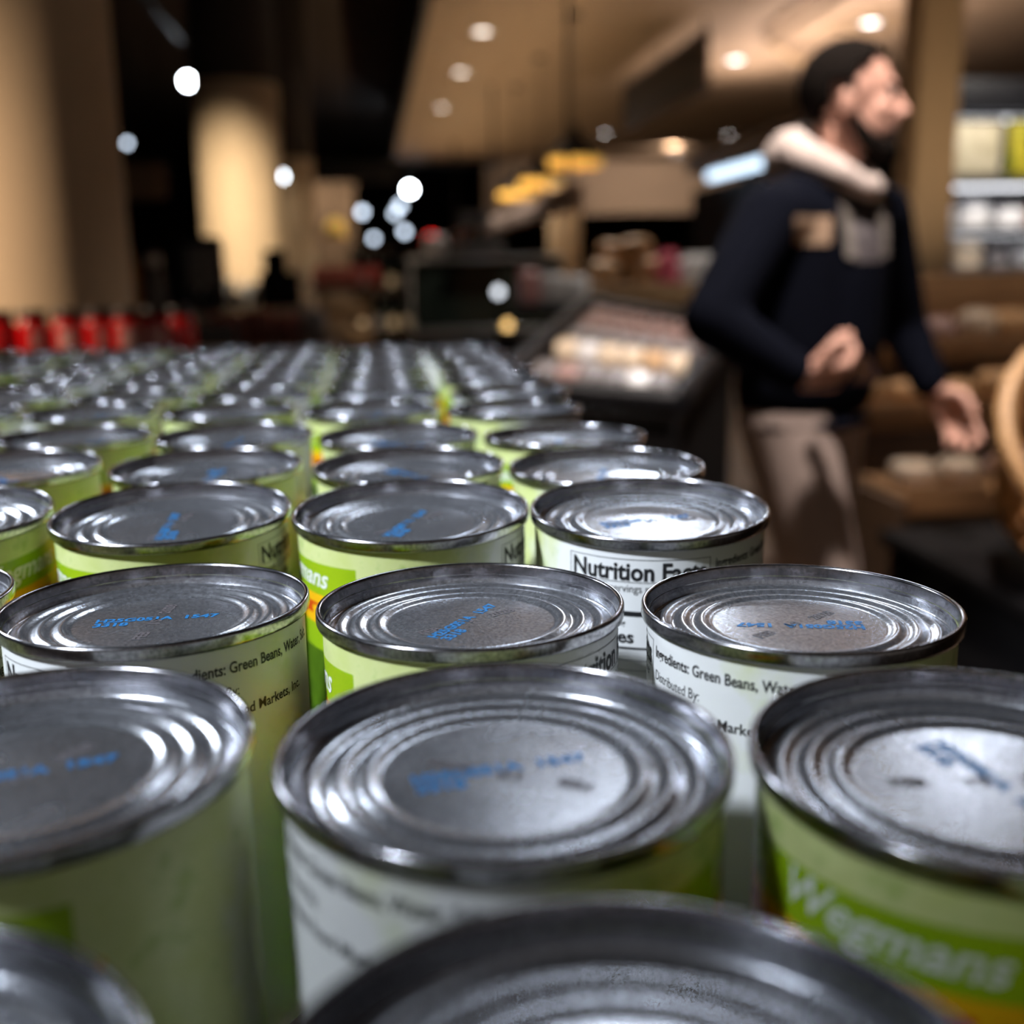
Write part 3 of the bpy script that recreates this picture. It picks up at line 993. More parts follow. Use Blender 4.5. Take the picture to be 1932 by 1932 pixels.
# ---- steel serving counter in the middle distance
t = thing('serving_counter', 'steel serving counter with a slanted glass front, right of the bottle shelf', 'counter', (.56, 6.0, 0))
MB().box(-.34, .42, -.3, .5, .0, .86, .006).build('cabinet_body', M['charcoal'], t)
MB().box(-.36, .44, -.32, .52, .86, .90, .006).build('counter_top', M['steel'], t)
MB().add([(-.34, -.3, .90), (.42, -.3, .90), (.42, -.05, 1.22), (-.34, -.05, 1.22), (-.34, -.29, .90), (.42, -.29, .90), (.42, -.04, 1.22), (-.34, -.04, 1.22)],
         [(0, 1, 2, 3), (7, 6, 5, 4), (0, 4, 5, 1), (1, 5, 6, 2), (2, 6, 7, 3), (3, 7, 4, 0)]).build('front_glass', M['bottle_dark'], t, False)
MB().box(-.36, .44, -.06, .30, 1.22, 1.25, .005).build('top_shelf', M['steel'], t)
for x in (-.35, .42):
    MB().tube([(x, -.05, .90), (x, -.05, 1.22)], .012, 8).build('shelf_post', M['steel'], t)
t = thing('weighing_scale', 'pale digital scale on the steel counter', 'scale', (.56, 6.0, 1.25))
MB().box(-.11, .11, -.07, .09, 0, .04, .006).build('scale_base', M['grey'], t)
MB().box(-.13, .13, -.09, .11, .04, .055, .004).build('weighing_pan', M['steel'], t)
MB().box(-.02, .02, .09, .12, 0, .16, .004).build('display_stalk', M['charcoal'], t)
MB().box(-.08, .08, .085, .12, .15, .22, .004).build('display_head', M['grey'], t)
for i, (a, b_, z, sz, k, lb) in enumerate(((.81, 5.12, 1.022, (.12, .08, .13), 'white_pack', 'white pack on the left of the bright trio before the counter'), (.92, 5.10, 1.022, (.10, .08, .12), 'white_pack', 'bluish-white pack on the right of the bright trio'),
                                           (.70, 5.12, 1.022, (.10, .08, .15), 'pink', 'pale pink pack at the left of the bright trio'))):
    pack('bright_package', lb, 'package', (a, b_, z), sz, M[k], random.uniform(-.3, .3), 'bright packs before the steel counter')
t = thing('package_stand', 'low black stand holding the three bright packs', 'stand', (.83, 5.12, 0))
MB().box(-.20, .20, -.10, .10, .99, 1.02, .004).build('stand_top', M['charcoal'], t)
MB().box(-.03, .03, -.03, .03, .03, .99, .004).build('stand_stem', M['black'], t)
MB().lathe([(0, 0), (.16, 0), (.16, .02), (.03, .035), (0, .035)], 28).build('stand_foot', M['black'], t)
pack('lavender_package', 'lavender-white pack standing on the left of the steel counter', 'package', (.34, 6.0, 1.25), (.11, .08, .10), M['white_pack'], .2)
t = thing('small_table_lamp', 'small warm bulb lamp glowing before the steel counter', 'lamp', (.66, 5.6, .86))
MB().lathe([(0, -.86), (.08, -.86), (.08, -.845), (.012, -.83), (.012, .02), (.02, .03), (0, .03)], 20).build('lamp_stem', M['black'], t)
MB().blob((0, 0, .05), (.022, .022, .026)).build('bulb', M['lamp_amber'], t)
t = thing('small_table_lamp', 'small white bulb lamp above the warm one', 'lamp', (.598, 5.42, 1.076))
MB().lathe([(0, -1.076), (.08, -1.076), (.08, -1.06), (.010, -1.05), (.010, -.03), (0, -.03)], 20).build('lamp_stem', M['black'], t)
MB().blob((0, 0, 0), (.022, .022, .024)).build('bulb', M['lamp_mid2'], t)

# ---- dark bottle shelf far middle
t = thing('bottle_shelf', 'dark shelf unit with bottles far down the aisle', 'shelf', (.30, 9.2, 0))
for z in (.06, .38, .70, 1.02, 1.34):
    MB().box(-.42, .50, -.15, .18, z - .02, z, .003).build('shelf_board', M['wood_dark'], t)
for x in (-.43, .50):
    MB().box(x - .015, x + .015, -.16, .19, 0, 1.36, .003).build('side_panel', M['black_matte'], t)
MB().box(-.43, .50, .18, .20, 0, 1.36, .003).build('back_panel', M['black_matte'], t)
bot_body = MB().lathe([(0, 0), (.034, 0), (.037, .006), (.037, .14), (.03, .17), (.014, .19), (.013, .235)], 20).mesh('bottle_glass', M['bottle_dark'])
bot_cap = MB().lathe([(.0145, .225), (.0155, .226), (.0155, .252), (0, .254)], 20).mesh('bottle_cap', M['steel'])
bot_lab = {k: MB().lathe([(.0373, .03), (.0377, .032), (.0377, .11), (.0373, .112)], 20).mesh('bottle_label', M[k]) for k in ('cream', 'greytray', 'maroon')}
for si, z in enumerate((.382, .702, 1.022)):
    for k in range(8):
        t = thing('shelf_bottle', 'dark bottle on the %s shelf of the bottle unit, %s from the left' % (['lower', 'middle', 'upper'][si], ORD[k]), 'bottle',
                  (.30 - .36 + k * .115, 9.12 + random.uniform(-.02, .02), z), 0, 'bottles on the far shelf unit')
        link('bottle_glass', bot_body, t)
        link('bottle_cap', bot_cap, t)
        link('bottle_label', bot_lab[random.choice(['cream', 'greytray', 'maroon', 'greytray'])], t)

# ---- counter by the second column
t = thing('side_counter', 'dark counter in front of the second column', 'counter', (-.80, 6.9, 0))
MB().box(-.27, .42, -.6, .9, .90, .98, .006).build('counter_top', M['wood_dark'], t)
MB().box(-.25, .39, -.56, .86, .0, .90, .006).build('counter_body', M['black_matte'], t)
t = thing('beverage_dispenser', 'black dispenser with a grey front on the dark counter', 'dispenser', (-.93, 6.5, .98))
MB().blob((0, .08, .20), (.13, .12, .20), .25, .3, 28, 14).build('dispenser_body', M['black'], t)
MB().box(-.05, .11, -.045, -.03, .12, .35, .008).build('front_panel', M['grey'], t)
MB().box(-.08, .10, -.12, -.03, 0, .03, .004).build('drip_tray', M['charcoal'], t)
MB().tube([(.02, -.05, .13), (.02, -.085, .12), (.02, -.09, .09)], .01, 8).build('tap', M['steel'], t)
t = thing('black_menu_box', 'black box with a narrow top on the counter before the farthest column', 'box', (-.53, 7.0, .98))
MB().box(-.115, .115, -.1, .1, 0, .20, .008).build('box_body', M['black_matte'], t)
MB().box(-.085, .04, -.07, .07, .20, .33, .008).build('box_top', M['black_matte'], t)
for i, (x, y, w, h) in enumerate(((-.92, 7.45, .13, .16), (-.83, 7.35, .10, .08), (-.76, 7.5, .11, .13), (-.69, 7.35, .09, .09))):
    carton('white_carton', 'small white carton on the dark counter, %s from the left' % ORD[i], 'carton', (x, y, .98), (w, .10, h), M['white_pack'], random.uniform(-.3, .3), 'white cartons on the counter')
t = thing('amber_bottle', 'tall amber bottle left of the black dispenser', 'bottle', (-1.235, 6.28, .9815))
MB().lathe([(0, 0), (.04, 0), (.043, .01), (.043, .2), (.02, .26), (.016, .34)], 24).build('bottle_glass', M['amber'], t)
MB().lathe([(.018, .33), (.02, .33), (.02, .36), (0, .362)], 20).build('bottle_cap', M['black'], t)
t = thing('white_jug', 'pale jug with a bright round lid beside the dispenser', 'jug', (-1.13, 6.36, .9815))
MB().lathe([(0, 0), (.05, 0), (.055, .012), (.055, .16), (.04, .22), (.03, .25)], 24).build('jug_body', M['grey'], t)
MB().blob((0, 0, .27), (.042, .042, .04)).build('round_lid', M['white_pack'], t)
t = thing('bottle_plinth', 'dark plinth under the amber bottle and pale jug', 'plinth', (-1.19, 6.35, 0))
MB().box(-.09, .105, -.12, .12, .94, .98, .004).build('plinth_top', M['wood_dark'], t)
MB().box(-.07, .10, -.10, .10, 0, .94, .004).build('plinth_body', M['black_matte'], t)
t = thing('tan_wall_panel', 'dim tan panel hanging beside the nearest column', 'panel', (-1.80, 10.0, 1.78))
MB().box(-.17, .17, -.02, .02, 0, .27, .008).build('panel_board', M['wall_tan'], t)
MB().box(-.18, .18, -.03, .03, .27, .30, .004).build('panel_rail', M['wood_dark'], t)
for x in (-.15, .15):
    MB().tube([(x, 0, .29), (x, 0, 2.82)], .006, 6).build('hanging_wire', M['black'], t)

# ---- dark crates with red goods in front of the counter
t = thing('dark_crate_table', 'dark low table with maroon cartons beyond the cans', 'table', (-.42, 4.1, 0))
MB().box(-.28, .30, -.2, .25, .90, .94, .005).build('table_top', M['wood_dark'], t)
for (x, y) in ((-.25, -.17), (.27, -.17), (-.25, .22), (.27, .22)):
    MB().box(x - .025, x + .025, y - .025, y + .025, 0, .90, .004).build('leg', M['wood_dark'], t)
for i, (x, w, h, k) in enumerate(((-.62, .10, .10, 'wood_dark'), (-.50, .11, .11, 'maroon'), (-.39, .09, .12, 'maroon'), (-.29, .09, .10, 'maroon'), (-.20, .08, .11, 'greytray'))):
    carton('maroon_carton', 'dim %s carton on the dark low table, %s from the left' % ('brown' if k == 'wood_dark' else 'grey' if k == 'greytray' else 'maroon', ORD[i]), 'carton', (x, 4.1, .94), (w, .10, h), M[k], 0, 'cartons on the dark low table')
# ---- wooden crate stand with red cartons
t = thing('crate_stand', 'upright slatted wooden crate stand in the middle distance', 'stand', (-.16, 7.0, 0))
MB().box(-.20, .20, -.14, .14, 1.06, 1.09, .004).build('stand_top', M['wood_dark'], t)
for k in range(6):
    MB().box(-.14, .14, -.13, -.115, .10 + k * .16, .22 + k * .16, .003).build('slat', M['wood_pale'], t)
for x in (-.14, .14):
    for y in (-.10, .10):
        MB().box(x - .02, x + .02, y - .02, y + .02, 0, 1.06, .003).build('leg', M['wood'], t)
for i, x in enumerate((-.30, -.20, -.10, 0.0)):
    carton('red_carton', 'dull red carton on the crate stand, %s from the left' % ORD[i], 'carton', (x + .01, 7.0, 1.092), (.09, .12, .11), M['redpack'], 0, 'red cartons on the crate stand')
t = thing('exit_lamp', 'small round red lamp far away above the bottle shelf', 'light', (1.35, 25.2, 1.66))
MB().blob((0, -.03, .06), (.17, .04, .17)).build('red_lens', M['red_lamp'], t)
MB().box(-.2, .2, 0, .06, -.14, .26, .01).build('lamp_box', M['black'], t)
MB().tube([(0, .03, .24), (0, .03, 1.77)], .02, 8).build('drop_rod', M['black'], t)

# ------------------------------------------------------------------ right: bakery stand, basket, bright cases
t = thing('bakery_stand', 'tiered wooden bakery stand behind the man', 'stand', (2.6, 4.6, 0))
MB().box(-.55, 1.4, .42, .46, .82, 1.13, .005).build('back_board', M['wood'], t)
for (y0, y1, z) in ((.0, .44, .84), (-.42, .0, .62), (-.85, -.42, .38)):
    MB().box(-.75, 1.4, y0, y1, z - .03, z, .004).build('tier_board', M['wood'], t)
    MB().box(-.75, 1.4, y0 - .02, y0, z - .07, z + .035, .004).build('front_lip', M['wood'], t)
    MB().box(-.73, 1.38, y0 + .02, y1, .02, z - .03, .004).build('tier_riser', M['wood_dark'], t)
for x in (-.77, 1.42):
    MB().box(x - .02, x + .02, -.87, .46, 0, .36, .004).build('side_panel', M['wood_dark'], t)
TI = [('upper tier', 4.78, .84, 10, .17), ('middle tier', 4.36, .62, 9, .19), ('lower tier', 3.93, .38, 9, .19)]
for (nm_, y, z, n, st) in TI:
    for k in range(n):
        key = random.choice(['clear_bag', 'bread', 'bread_pale', 'clear_bag', 'rose', 'white_pack' if k % 3 == 2 else 'clear_bag'])
        x = 1.95 + k * st + random.uniform(-.008, .008)
        word = {'clear_bag': 'shiny tan bag', 'bread': 'brown bread bag', 'bread_pale': 'pale bread bag', 'rose': 'reddish bag', 'white_pack': 'white bag'}[key]
        pack('bakery_bag', '%s on the %s of the bakery stand, %s from the left' % (word, nm_, ORD[k]), 'package', (x, y + random.uniform(-.02, .02), z + .003), (.135, .17, random.uniform(.09, .13)), M[key], random.uniform(-.15, .15), 'bagged bread on the bakery stand', .55)

# wicker basket near right, leaning towards the aisle
t = thing('wicker_basket', 'wicker basket of wrapped rolls at the right picture edge', 'basket', (1.62, 2.47, .62))
t.rotation_euler = (R(52), R(-6), 0)
N_ = 30
brad = lambda z: .16 + .42 * z - .25 * z * z
for k in range(N_):
    a = 2 * math.pi * k / N_
    pts = [((brad(z)) * math.cos(a), (brad(z)) * math.sin(a), z) for z in (0, .08, .16, .24, .32)]
    MB().tube(pts, .012, 6).build('stave', M['wicker'], t)
for z, r_ in ((.02, .012), (.12, .009), (.22, .009), (.32, .02)):
    rr = brad(z)
    MB().tube([((rr + .006) * math.cos(2 * math.pi * k / 32), (rr + .006) * math.sin(2 * math.pi * k / 32), z) for k in range(33)], r_, 8).build('hoop', M['wicker'], t)
MB().lathe([(0, .0), (.16, .0), (.16, .012), (0, .012)], 28).build('basket_floor', M['wicker'], t)
BK = Matrix.Translation((1.62, 2.47, .62)) @ t.rotation_euler.to_matrix().to_4x4()
for i, (x, y, z, k) in enumerate(((-.09, -.06, .03, 'clear_bag'), (.05, -.08, .03, 'pink'), (.0, .07, .03, 'bread'), (-.13, .03, .11, 'rose'), (.10, .05, .11, 'white_pack'), (-.04, -.11, .12, 'bread_pale'), (-.02, .02, .14, 'white_pack'), (-.15, -.09, .15, 'clear_bag'), (.10, -.10, .15, 'pink'))):
    word = {'clear_bag': 'shiny tan', 'bread': 'brown', 'bread_pale': 'pale', 'rose': 'reddish', 'white_pack': 'white', 'pink': 'pink'}[k]
    pack('wrapped_roll', '%s wrapped roll in the wicker basket, %s counted from the bottom' % (word, ORD[i]), 'package', BK @ Vector((x * .8, y * .8, z + .02)), (.11, .10, .08), M[k], random.uniform(-1, 1), 'wrapped rolls in the basket', .7)
t = thing('basket_stand', 'black block stand under the wicker basket', 'stand', (1.62, 2.5, 0))
MB().box(-.25, .45, -.36, .36, .0, .44, .01).build('stand_body', M['black_matte'], t)
MB().box(-.27, .47, -.38, .38, .44, .48, .006).build('stand_top', M['black_matte'], t)

# bright refrigerated case behind the post
t = thing('dairy_case', 'brightly lit open refrigerated case right of the tan post', 'case', (4.75, 8.0, 0))
MB().box(-.72, 1.6, .55, .62, 0, 2.4, .006).build('back_panel', M['grey'], t)
MB().box(-.72, 1.6, -.05, .62, 2.2, 2.42, .01).build('header', M['black'], t)
for x in (-.74, 1.6):
    MB().box(x, x + .03, -.05, .62, 0, 2.2, .004).build('side_panel', M['grey'], t)
for z in (.45, .80, 1.12, 1.40, 1.75):
    MB().box(-.70, 1.59, .02, .55, z - .025, z, .004).build('shelf_board', M['white_pack'], t)
    MB().box(-.70, 1.59, -.0, .02, z - .045, z + .01, .003).build('price_rail', M['steel'], t)
for z in (1.09, 1.37, 1.70, 2.17):
    MB().box(-.68, 1.57, .04, .09, z - .02, z, .003).build('light_strip', M['shelf_led'], t)
for r_, (z, n) in enumerate(((.80, 9), (1.12, 9), (1.40, 8))):
    for k in range(n):
        w = 2.2 / n
        key = random.choice(['white_pack', 'white_pack', 'white_pack', 'cream', 'pink', 'greytray'])
        word = {'white_pack': 'white', 'cream': 'cream', 'pink': 'pinkish', 'greytray': 'grey'}[key]
        pack('chilled_package', '%s chilled pack on the %s shelf of the lit case, %s from the left' % (word, ['lower', 'middle', 'upper'][r_], ORD[k]), 'package',
             (4.75 - .57 + k * w, 8.28, z + .002), (w * .8, .30, random.uniform(.13, .22)), M[key], random.uniform(-.15, .15), 'packs in the lit case', .45)
for (x0, x1, k, lb) in ((-.68, -.26, 'tan_poster', 'cream poster under the header of the lit case'), (-.20, .30, 'green_poster', 'green and yellow poster beside the cream one'), (.36, .9, 'tan_poster', 'second cream poster at the right of the lit case')):
    t = thing('case_poster', lb, 'poster', (4.75, 7.96, 1.77))
    MB().box(x0, x1, 0, .012, 0, .36, .003).build('poster_sheet', M[k], t)
    MB().box(x0 - .01, x1 + .01, -.004, .016, .36, .385, .003).build('poster_rail', M['black'], t)


# ------------------------------------------------------------------ the walking man
def fuse(mb, name, m, voxel, iters=6, parent=None):
    """union of overlapping limbs into one continuous skin"""
    me = bpy.data.meshes.new(name)
    me.from_pydata(mb.v, [], mb.f)
    o = bpy.data.objects.new(name, me)
    COL.objects.link(o)
    rm = o.modifiers.new('r', 'REMESH')
    rm.mode = 'VOXEL'
    rm.voxel_size = voxel
    sm = o.modifiers.new('s', 'SMOOTH')
    sm.iterations = iters
    sm.factor = 0.5
    dg = bpy.context.evaluated_depsgraph_get()
    res = bpy.data.meshes.new_from_object(o.evaluated_get(dg))
    bpy.data.objects.remove(o)
    bpy.data.meshes.remove(me)
    res.name = name
    res.materials.clear()
    res.materials.append(m)
    for p in res.polygons:
        p.use_smooth = True
    return link(name, res, parent)


MAN = Vector((1.04, 2.62, 0))
man = thing('person', 'man in a navy jacket with pale hood, walking right, looking ahead, phone in hand', 'person', MAN)


def W_(p):
    return Vector(p) - MAN


HC = Vector((1.100, 2.60, 1.548))
hh = R(-19)
HF, HL_ = Vector((math.cos(hh), math.sin(hh), 0)), Vector((-math.sin(hh), math.cos(hh), 0))
HUP = Vector((0, 0, 1))


def hd(f_, l_, u_):
    return HC + HF * f_ + HL_ * l_ + HUP * u_ - MAN


HROT = Matrix((HF, HL_, HUP)).transposed()


def hand(mb, wrist, fwd, nrm, thumb, curls, sc=1.0, rad=1.0):
    fwd = Vector(fwd).normalized()
    nrm = Vector(nrm)
    nrm = (nrm - fwd * nrm.dot(fwd)).normalized()
    side = fwd.cross(nrm)
    if side.dot(Vector(thumb)) < 0:
        side = -side
    w = Vector(wrist)
    tips = []
    for i in range(4):
        off = (.030 - .020 * i) * sc
        k = w + fwd * (.088 - abs(i - 1.2) * .005) * sc + side * off
        mb.capsule(w + side * off * .55 + fwd * .01, .0155 * sc, k, .0125 * sc)
        d = fwd.copy()
        p = k
        ang = 0
        for j, ln in enumerate((.043, .027, .021)):
            ang += R(curls[i][j])
            d = fwd * math.cos(ang) + nrm * math.sin(ang)
            q = p + d * ln * sc * (1, 1.06, 1.0, .82)[i]
            mb.capsule(p, (.0098 - .0008 * j) * sc * rad, q, (.0090 - .0008 * j) * sc * rad, 10)
            p = q
        tips.append(p)
    # thumb leaves the side of the palm near its base
    b0 = w + fwd * .025 * sc + side * .026 * sc + nrm * .006
    b1 = b0 + (fwd * .55 + side * .75 + nrm * .35).normalized() * .042 * sc
    b2 = b1 + (fwd * .85 + side * .15 + nrm * .5).normalized() * .033 * sc
    b3 = b2 + (fwd * .8 - side * .15 + nrm * .6).normalized() * .026 * sc
    mb.capsule(b0, .0165 * sc, b1, .0125 * sc).capsule(b1, .0122 * sc, b2, .0108 * sc).capsule(b2, .0105 * sc, b3, .009 * sc)
    return tips


shR, shL = W_((.875, 2.49, 1.295)), W_((1.245, 2.74, 1.305))
elR, wrR = W_((.715, 2.375, 1.080)), W_((.895, 2.315, .958))
elL, wrL = W_((1.365, 2.84, 1.03)), W_((1.415, 2.755, .872))
LAT = Vector((.82, .57, 0))
FWD = Vector((.57, -.82, 0))
NB = W_((1.075, 2.62, 1.37))
CH, WA, HI = W_((1.055, 2.61, 1.20)), W_((1.035, 2.61, 1.0)), W_((1.02, 2.615, .86))
hipR, hipL = W_((.955, 2.57, .84)), W_((1.085, 2.665, .84))
knR, anR, toR = W_((1.035, 2.50, .47)), W_((1.02, 2.49, .09)), W_((1.16, 2.42, .035))
knL, anL, toL = W_((1.13, 2.79, .48)), W_((.93, 2.88, .16)), W_((1.02, 2.84, .04))

body = MB()
# head
body.blob(hd(-.012, 0, .028), (.099, .076, .094), 1, 1, 28, 18, HROT)
body.blob(hd(.030, 0, -.030), (.068, .061, .088), .9, .9, 28, 18, HROT)
body.blob(hd(.070, 0, -.105), (.026, .026, .020), 1, 1, 16, 10, HROT)
body.capsule(hd(.088, 0, .018), .0095, hd(.114, 0, -.026), .0135)
body.capsule(hd(.106, -.012, -.032), .009, hd(.106, .012, -.032), .009)
body.capsule(hd(.080, -.032, .032), .012, hd(.080, .032, .032), .012)
body.capsule(hd(.093, -.018, -.062), .0085, hd(.093, .018, -.062), .0085)
body.capsule(hd(.090, -.015, -.076), .009, hd(.090, .015, -.076), .009)
for sgn in (-1, 1):
    body.blob(hd(-.014, sgn * .080, -.010), (.020, .009, .032), 1, 1, 14, 10, HROT)
    body.capsule(hd(-.02, sgn * .074, -.018), .014, hd(-.006, sgn * .074, -.02), .012)
    body.blob(hd(.056, sgn * .038, -.022), (.030, .024, .026), 1, 1, 14, 10, HROT)
body.capsule(hd(-.022, 0, -.06), .056, NB, .060)
# trunk and limbs under the clothes
for sgn in (-1, 1):
    body.capsule(CH + LAT * .07 * sgn, .095, WA + LAT * .06 * sgn, .095)
    body.capsule(WA + LAT * .06 * sgn, .095, HI + LAT * .06 * sgn, .10)
body.capsule(NB, .06, CH, .10)
body.capsule(shR, .055, elR, .043).capsule(elR, .043, wrR, .029)
body.capsule(shL, .055, elL, .043).capsule(elL, .043, wrL, .029)
body.capsule(shR, .06, NB, .055).capsule(shL, .06, NB, .055)
body.capsule(hipR, .085, knR, .056).capsule(knR, .055, anR, .037).capsule(anR, .037, toR, .03)
body.capsule(hipL, .085, knL, .056).capsule(knL, .055, anL, .037).capsule(anL, .037, toL, .03)
hand(body, wrR, (.96, .10, .03), (.05, .62, .60), (0, -.5, .8), [(48, 45, 30), (52, 48, 32), (55, 50, 35), (60, 52, 35)], 1.10, 1.12)
hand(body, wrL, (.58, -.28, -.76), (-.55, -.6, -.2), (.3, -.7, .2), [(18, 22, 16), (24, 26, 18), (30, 28, 20), (36, 30, 20)], 1.08, 1.1)
fuse(body, 'body', M['skin'], .0045, 4, man)

# jacket
jk = MB()
for sgn in (-1, 1):
    jk.capsule(CH + LAT * .085 * sgn + Vector((0, 0, .055)), .105, WA + LAT * .085 * sgn, .118)
    jk.capsule(WA + LAT * .085 * sgn, .118, HI + LAT * .075 * sgn + Vector((0, 0, .045)), .124)
jk.capsule(CH + FWD * .035, .115, WA + FWD * .035, .122)
jk.capsule(WA + FWD * .03, .122, HI + FWD * .02 + Vector((0, 0, .05)), .124)
jk.capsule(shR, .075, CH + Vector((0, 0, .09)), .10).capsule(shL, .075, CH + Vector((0, 0, .09)), .10)
jk.capsule(shR, .076, elR, .064).capsule(elR, .065, wrR - (wrR - elR).normalized() * .025, .047)
jk.capsule(shL, .076, elL, .064).capsule(elL, .065, wrL - (wrL - elL).normalized() * .02, .047)
jk.capsule(shR + Vector((.03, .02, .02)), .062, NB + Vector((0, 0, -.01)), .066).capsule(shL + Vector((-.03, -.02, .02)), .062, NB + Vector((0, 0, -.01)), .066)
jacket = fuse(jk, 'jacket', M['jacket'], .011, 8, man)
hem = MB()
pts = []
for k in range(33):
    a = 2 * math.pi * k / 32
    pts.append(HI + Vector((0, 0, -.035)) + LAT * math.cos(a) * .175 + FWD * (math.sin(a) * .112 + .01))
hem.tube(pts, .014, 10).build('jacket_hem', M['jacket'], man)
for nm_, w_, e_ in (('cuff', wrR, elR), ('cuff', wrL, elL)):
    d = (w_ - e_).normalized()
    MB().tube([w_ - d * .035, w_ - d * .012, w_ + d * .004], [.046, .044, .036], 16).build(nm_, M['jacket'], man)

# hood lying round the neck
hood = MB()
ring = [W_(p) for p in ((.968, 2.625, 1.445), (.985, 2.545, 1.415), (1.04, 2.505, 1.385), (1.095, 2.500, 1.355), (1.128, 2.53, 1.352), (1.145, 2.60, 1.37), (1.12, 2.69, 1.41), (1.05, 2.715, 1.45))]
rr_ = (.050, .042, .033, .027, .028, .034, .042, .050)
for k in range(8):
    hood.capsule(ring[k], rr_[k], ring[(k + 1) % 8], rr_[(k + 1) % 8])
hood.capsule(W_((.955, 2.64, 1.43)), .048, W_((.985, 2.66, 1.36)), .05)
hood.capsule(W_((.98, 2.63, 1.465)), .03, W_((1.02, 2.67, 1.48)), .03)
fuse(hood, 'hood', M['hoodie'], .008, 6, man)

# things lying on the jacket front, draped on its surface
bm = bmesh.new()
bm.from_mesh(jacket.data)
bvh = BVHTree.FromBMesh(bm)
bm.free()
TOC = Vector((-.36, -.93, 0)).normalized()


def drape(c, w, h, th, shear=0.0, nx=6, nz=10):
    """a small sheet with thickness laid on the jacket, facing the chest side"""
    across = Vector((0, 0, 1)).cross(TOC).normalized()
    v, f = [], []
    for s_ in (0, 1):
        for j in range(nz + 1):
            for i in range(nx + 1):
                z = (j / nz - .5) * h
                p = Vector(c) + across * ((i / nx - .5) * w + shear * z) + Vector((0, 0, z))
                hit = bvh.ray_cast(p + TOC * .5, -TOC)
                q = hit[0] if hit[0] is not None else p
                v.append(q + TOC * (th if s_ else -.004))
    n = (nx + 1) * (nz + 1)
    idx = lambda s_, i, j: s_ * n + j * (nx + 1) + i
    for j in range(nz):
        for i in range(nx):
            f.append((idx(1, i, j), idx(1, i + 1, j), idx(1, i + 1, j + 1), idx(1, i, j + 1)))
            f.append((idx(0, i, j), idx(0, i, j + 1), idx(0, i + 1, j + 1), idx(0, i + 1, j)))
    for j in range(nz):
        for i in (0, nx):
            f.append((idx(0, i, j), idx(1, i, j), idx(1, i, j + 1), idx(0, i, j + 1)))
    for i in range(nx):
        for j in (0, nz):
            f.append((idx(0, i, j), idx(1, i, j), idx(1, i + 1, j), idx(0, i + 1, j)))
    return MB().add(v, f)


drape(W_((.962, 2.45, 1.262)), .076, .060, .004).build('chest_patch', M['patch'], man, False)
drape(W_((1.098, 2.48, 1.268)), .060, .150, .003, -.10).build('zip_placket', M['zip'], man, False)
drape(W_((1.052, 2.48, 1.275)), .022, .145, .007, -.14).build('drawstring', M['cord'], man, False)
drape(W_((1.142, 2.48, 1.275)), .022, .145, .007, -.08).build('drawstring', M['cord'], man, False)

# trousers
tr = MB()
tr.capsule(hipR, .112, knR, .092).capsule(knR, .090, anR + Vector((0, 0, .04)), .072)
tr.capsule(hipL, .112, knL, .088).capsule(knL, .088, anL + Vector((0, 0, .04)), .070)
tr.capsule(hipR, .112, hipL, .108)
fuse(tr, 'trousers', M['khaki'], .012, 6, man)
for a_, t_ in ((anR, toR), (anL, toL)):
    sh_ = MB()
    sh_.capsule(a_ + Vector((0, 0, -.025)), .048, t_ + Vector((0, 0, .0)), .038)
    sh_.capsule(a_ + Vector((-.03, .02, -.04)), .042, a_ + Vector((0, 0, .02)), .046)
    fuse(sh_, 'shoe', M['shoe'], .009, 4, man)

# hair: a cap on the skull, open over the face
hb = bmesh.new()
tmp = MB().blob((0, 0, 0), (.107, .084, .102), 1, 1, 48, 36)
me = bpy.data.meshes.new('hair')
me.from_pydata(tmp.v, [], tmp.f)
hb.from_mesh(me)


def is_hair(p):
    f_, l_, z_ = p.x, abs(p.y), p.z
    if f_ > .055:
        return z_ > .062
    if f_ > .018:
        return z_ > .040 - (.055 - f_) * .25
    if f_ > -.010:
        return z_ > -.022 or False
    if f_ > -.045:
        return z_ > .005 or (f_ < -.036 and z_ > -.05)
    return z_ > -.078


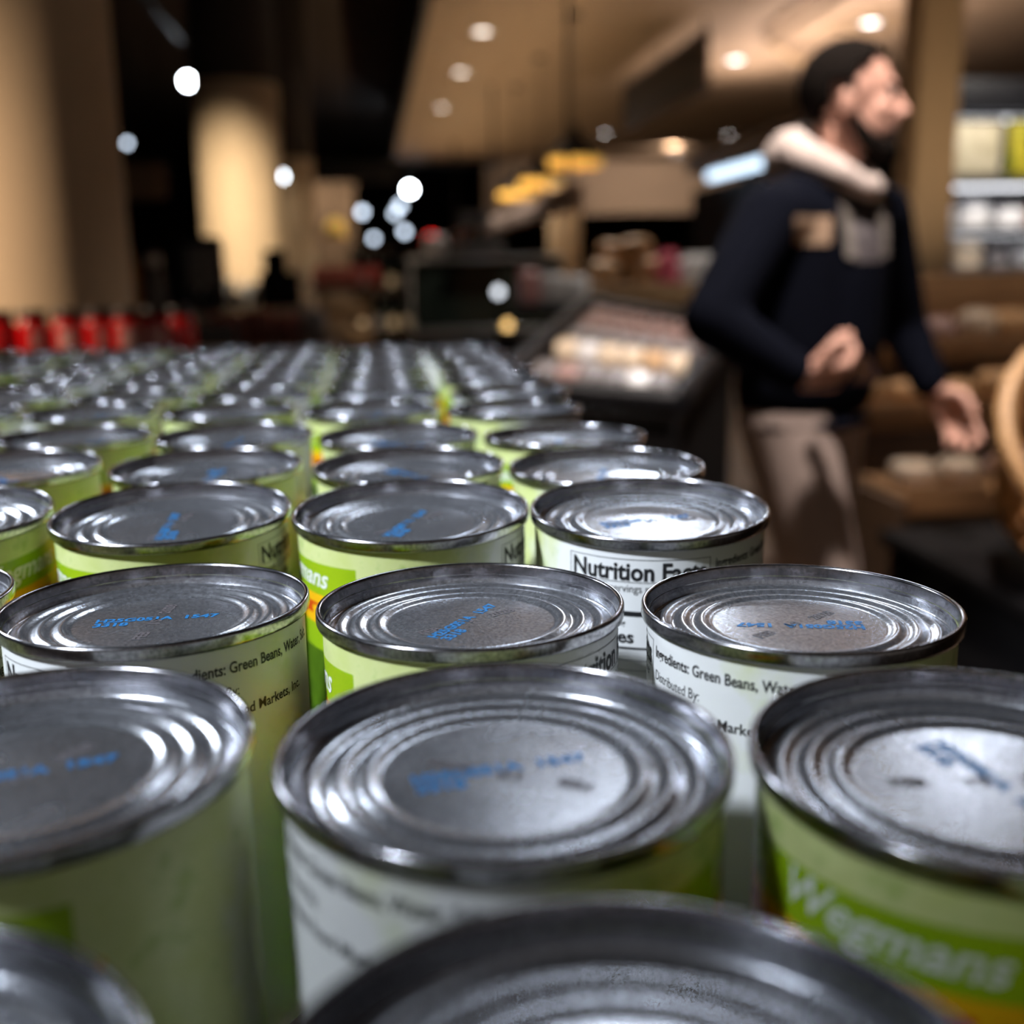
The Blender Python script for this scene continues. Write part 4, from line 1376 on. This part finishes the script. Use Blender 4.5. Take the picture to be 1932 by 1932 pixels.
bmesh.ops.delete(hb, geom=[q for q in hb.verts if not is_hair(q.co)], context='VERTS')
for q in hb.verts:
    q.co = hd(-.012 + q.co.x, q.co.y, .030 + q.co.z)
hb.to_mesh(me)
hb.free()
me.materials.append(M['hair'])
for p in me.polygons:
    p.use_smooth = True
ho = link('hair', me, man)
so = ho.modifiers.new('thick', 'SOLIDIFY')
so.thickness = .012
so.offset = 0
# beard, moustache, brows, eyes
bd = MB()
for sgn in (-1, 1):
    jaw = [hd(.000, sgn * .066, -.028), hd(.010, sgn * .064, -.060), hd(.036, sgn * .054, -.092), hd(.066, sgn * .034, -.112), hd(.086, 0, -.116)]
    rj = (.010, .016, .022, .024, .024)
    for k in range(4):
        bd.capsule(jaw[k], rj[k], jaw[k + 1], rj[k + 1])
    bd.capsule(hd(.090, sgn * .032, -.080), .010, hd(.082, sgn * .03, -.11), .018)
    bd.capsule(hd(.098, sgn * .026, -.060), .007, hd(.090, sgn * .034, -.085), .010)
bd.capsule(hd(.102, -.026, -.055), .0075, hd(.102, .026, -.055), .0075)
bd.capsule(hd(.06, 0, -.118), .024, hd(.03, 0, -.108), .022)
fuse(bd, 'beard', M['hair'], .005, 4, man)
for sgn in (-1, 1):
    e = MB().blob(hd(.076, sgn * .033, .010), (.0125, .0125, .0115), 1, 1, 16, 12).build('eye', M['eye_white'], man)
    MB().blob(hd(.086, sgn * .034, .009), (.004, .0055, .0055), 1, 1, 12, 8, HROT).build('iris', M['eye_dark'], e)
    MB().capsule(hd(.093, sgn * .016, .031), .0045, hd(.076, sgn * .056, .030), .0045).build('eyebrow', M['hair'], man)

# the phone in his right hand
ph = thing('mobile_phone', 'dark phone held in the right hand of the walking man', 'phone', wrR + MAN + Vector((.105, .030, .008)), .1)
ph.rotation_euler = (R(48), 0, R(6))
MB().box(-.072, .072, -.036, .036, -.0045, .0045, .004).build('phone_body', M['phone'], ph)
MB().box(-.068, .068, -.033, .033, .0045, .0052, .0002).build('screen', M['eye_dark'], ph)
MB().box(-.062, -.040, -.028, -.008, -.0065, -.0045, .001).build('camera_bump', M['charcoal'], ph)
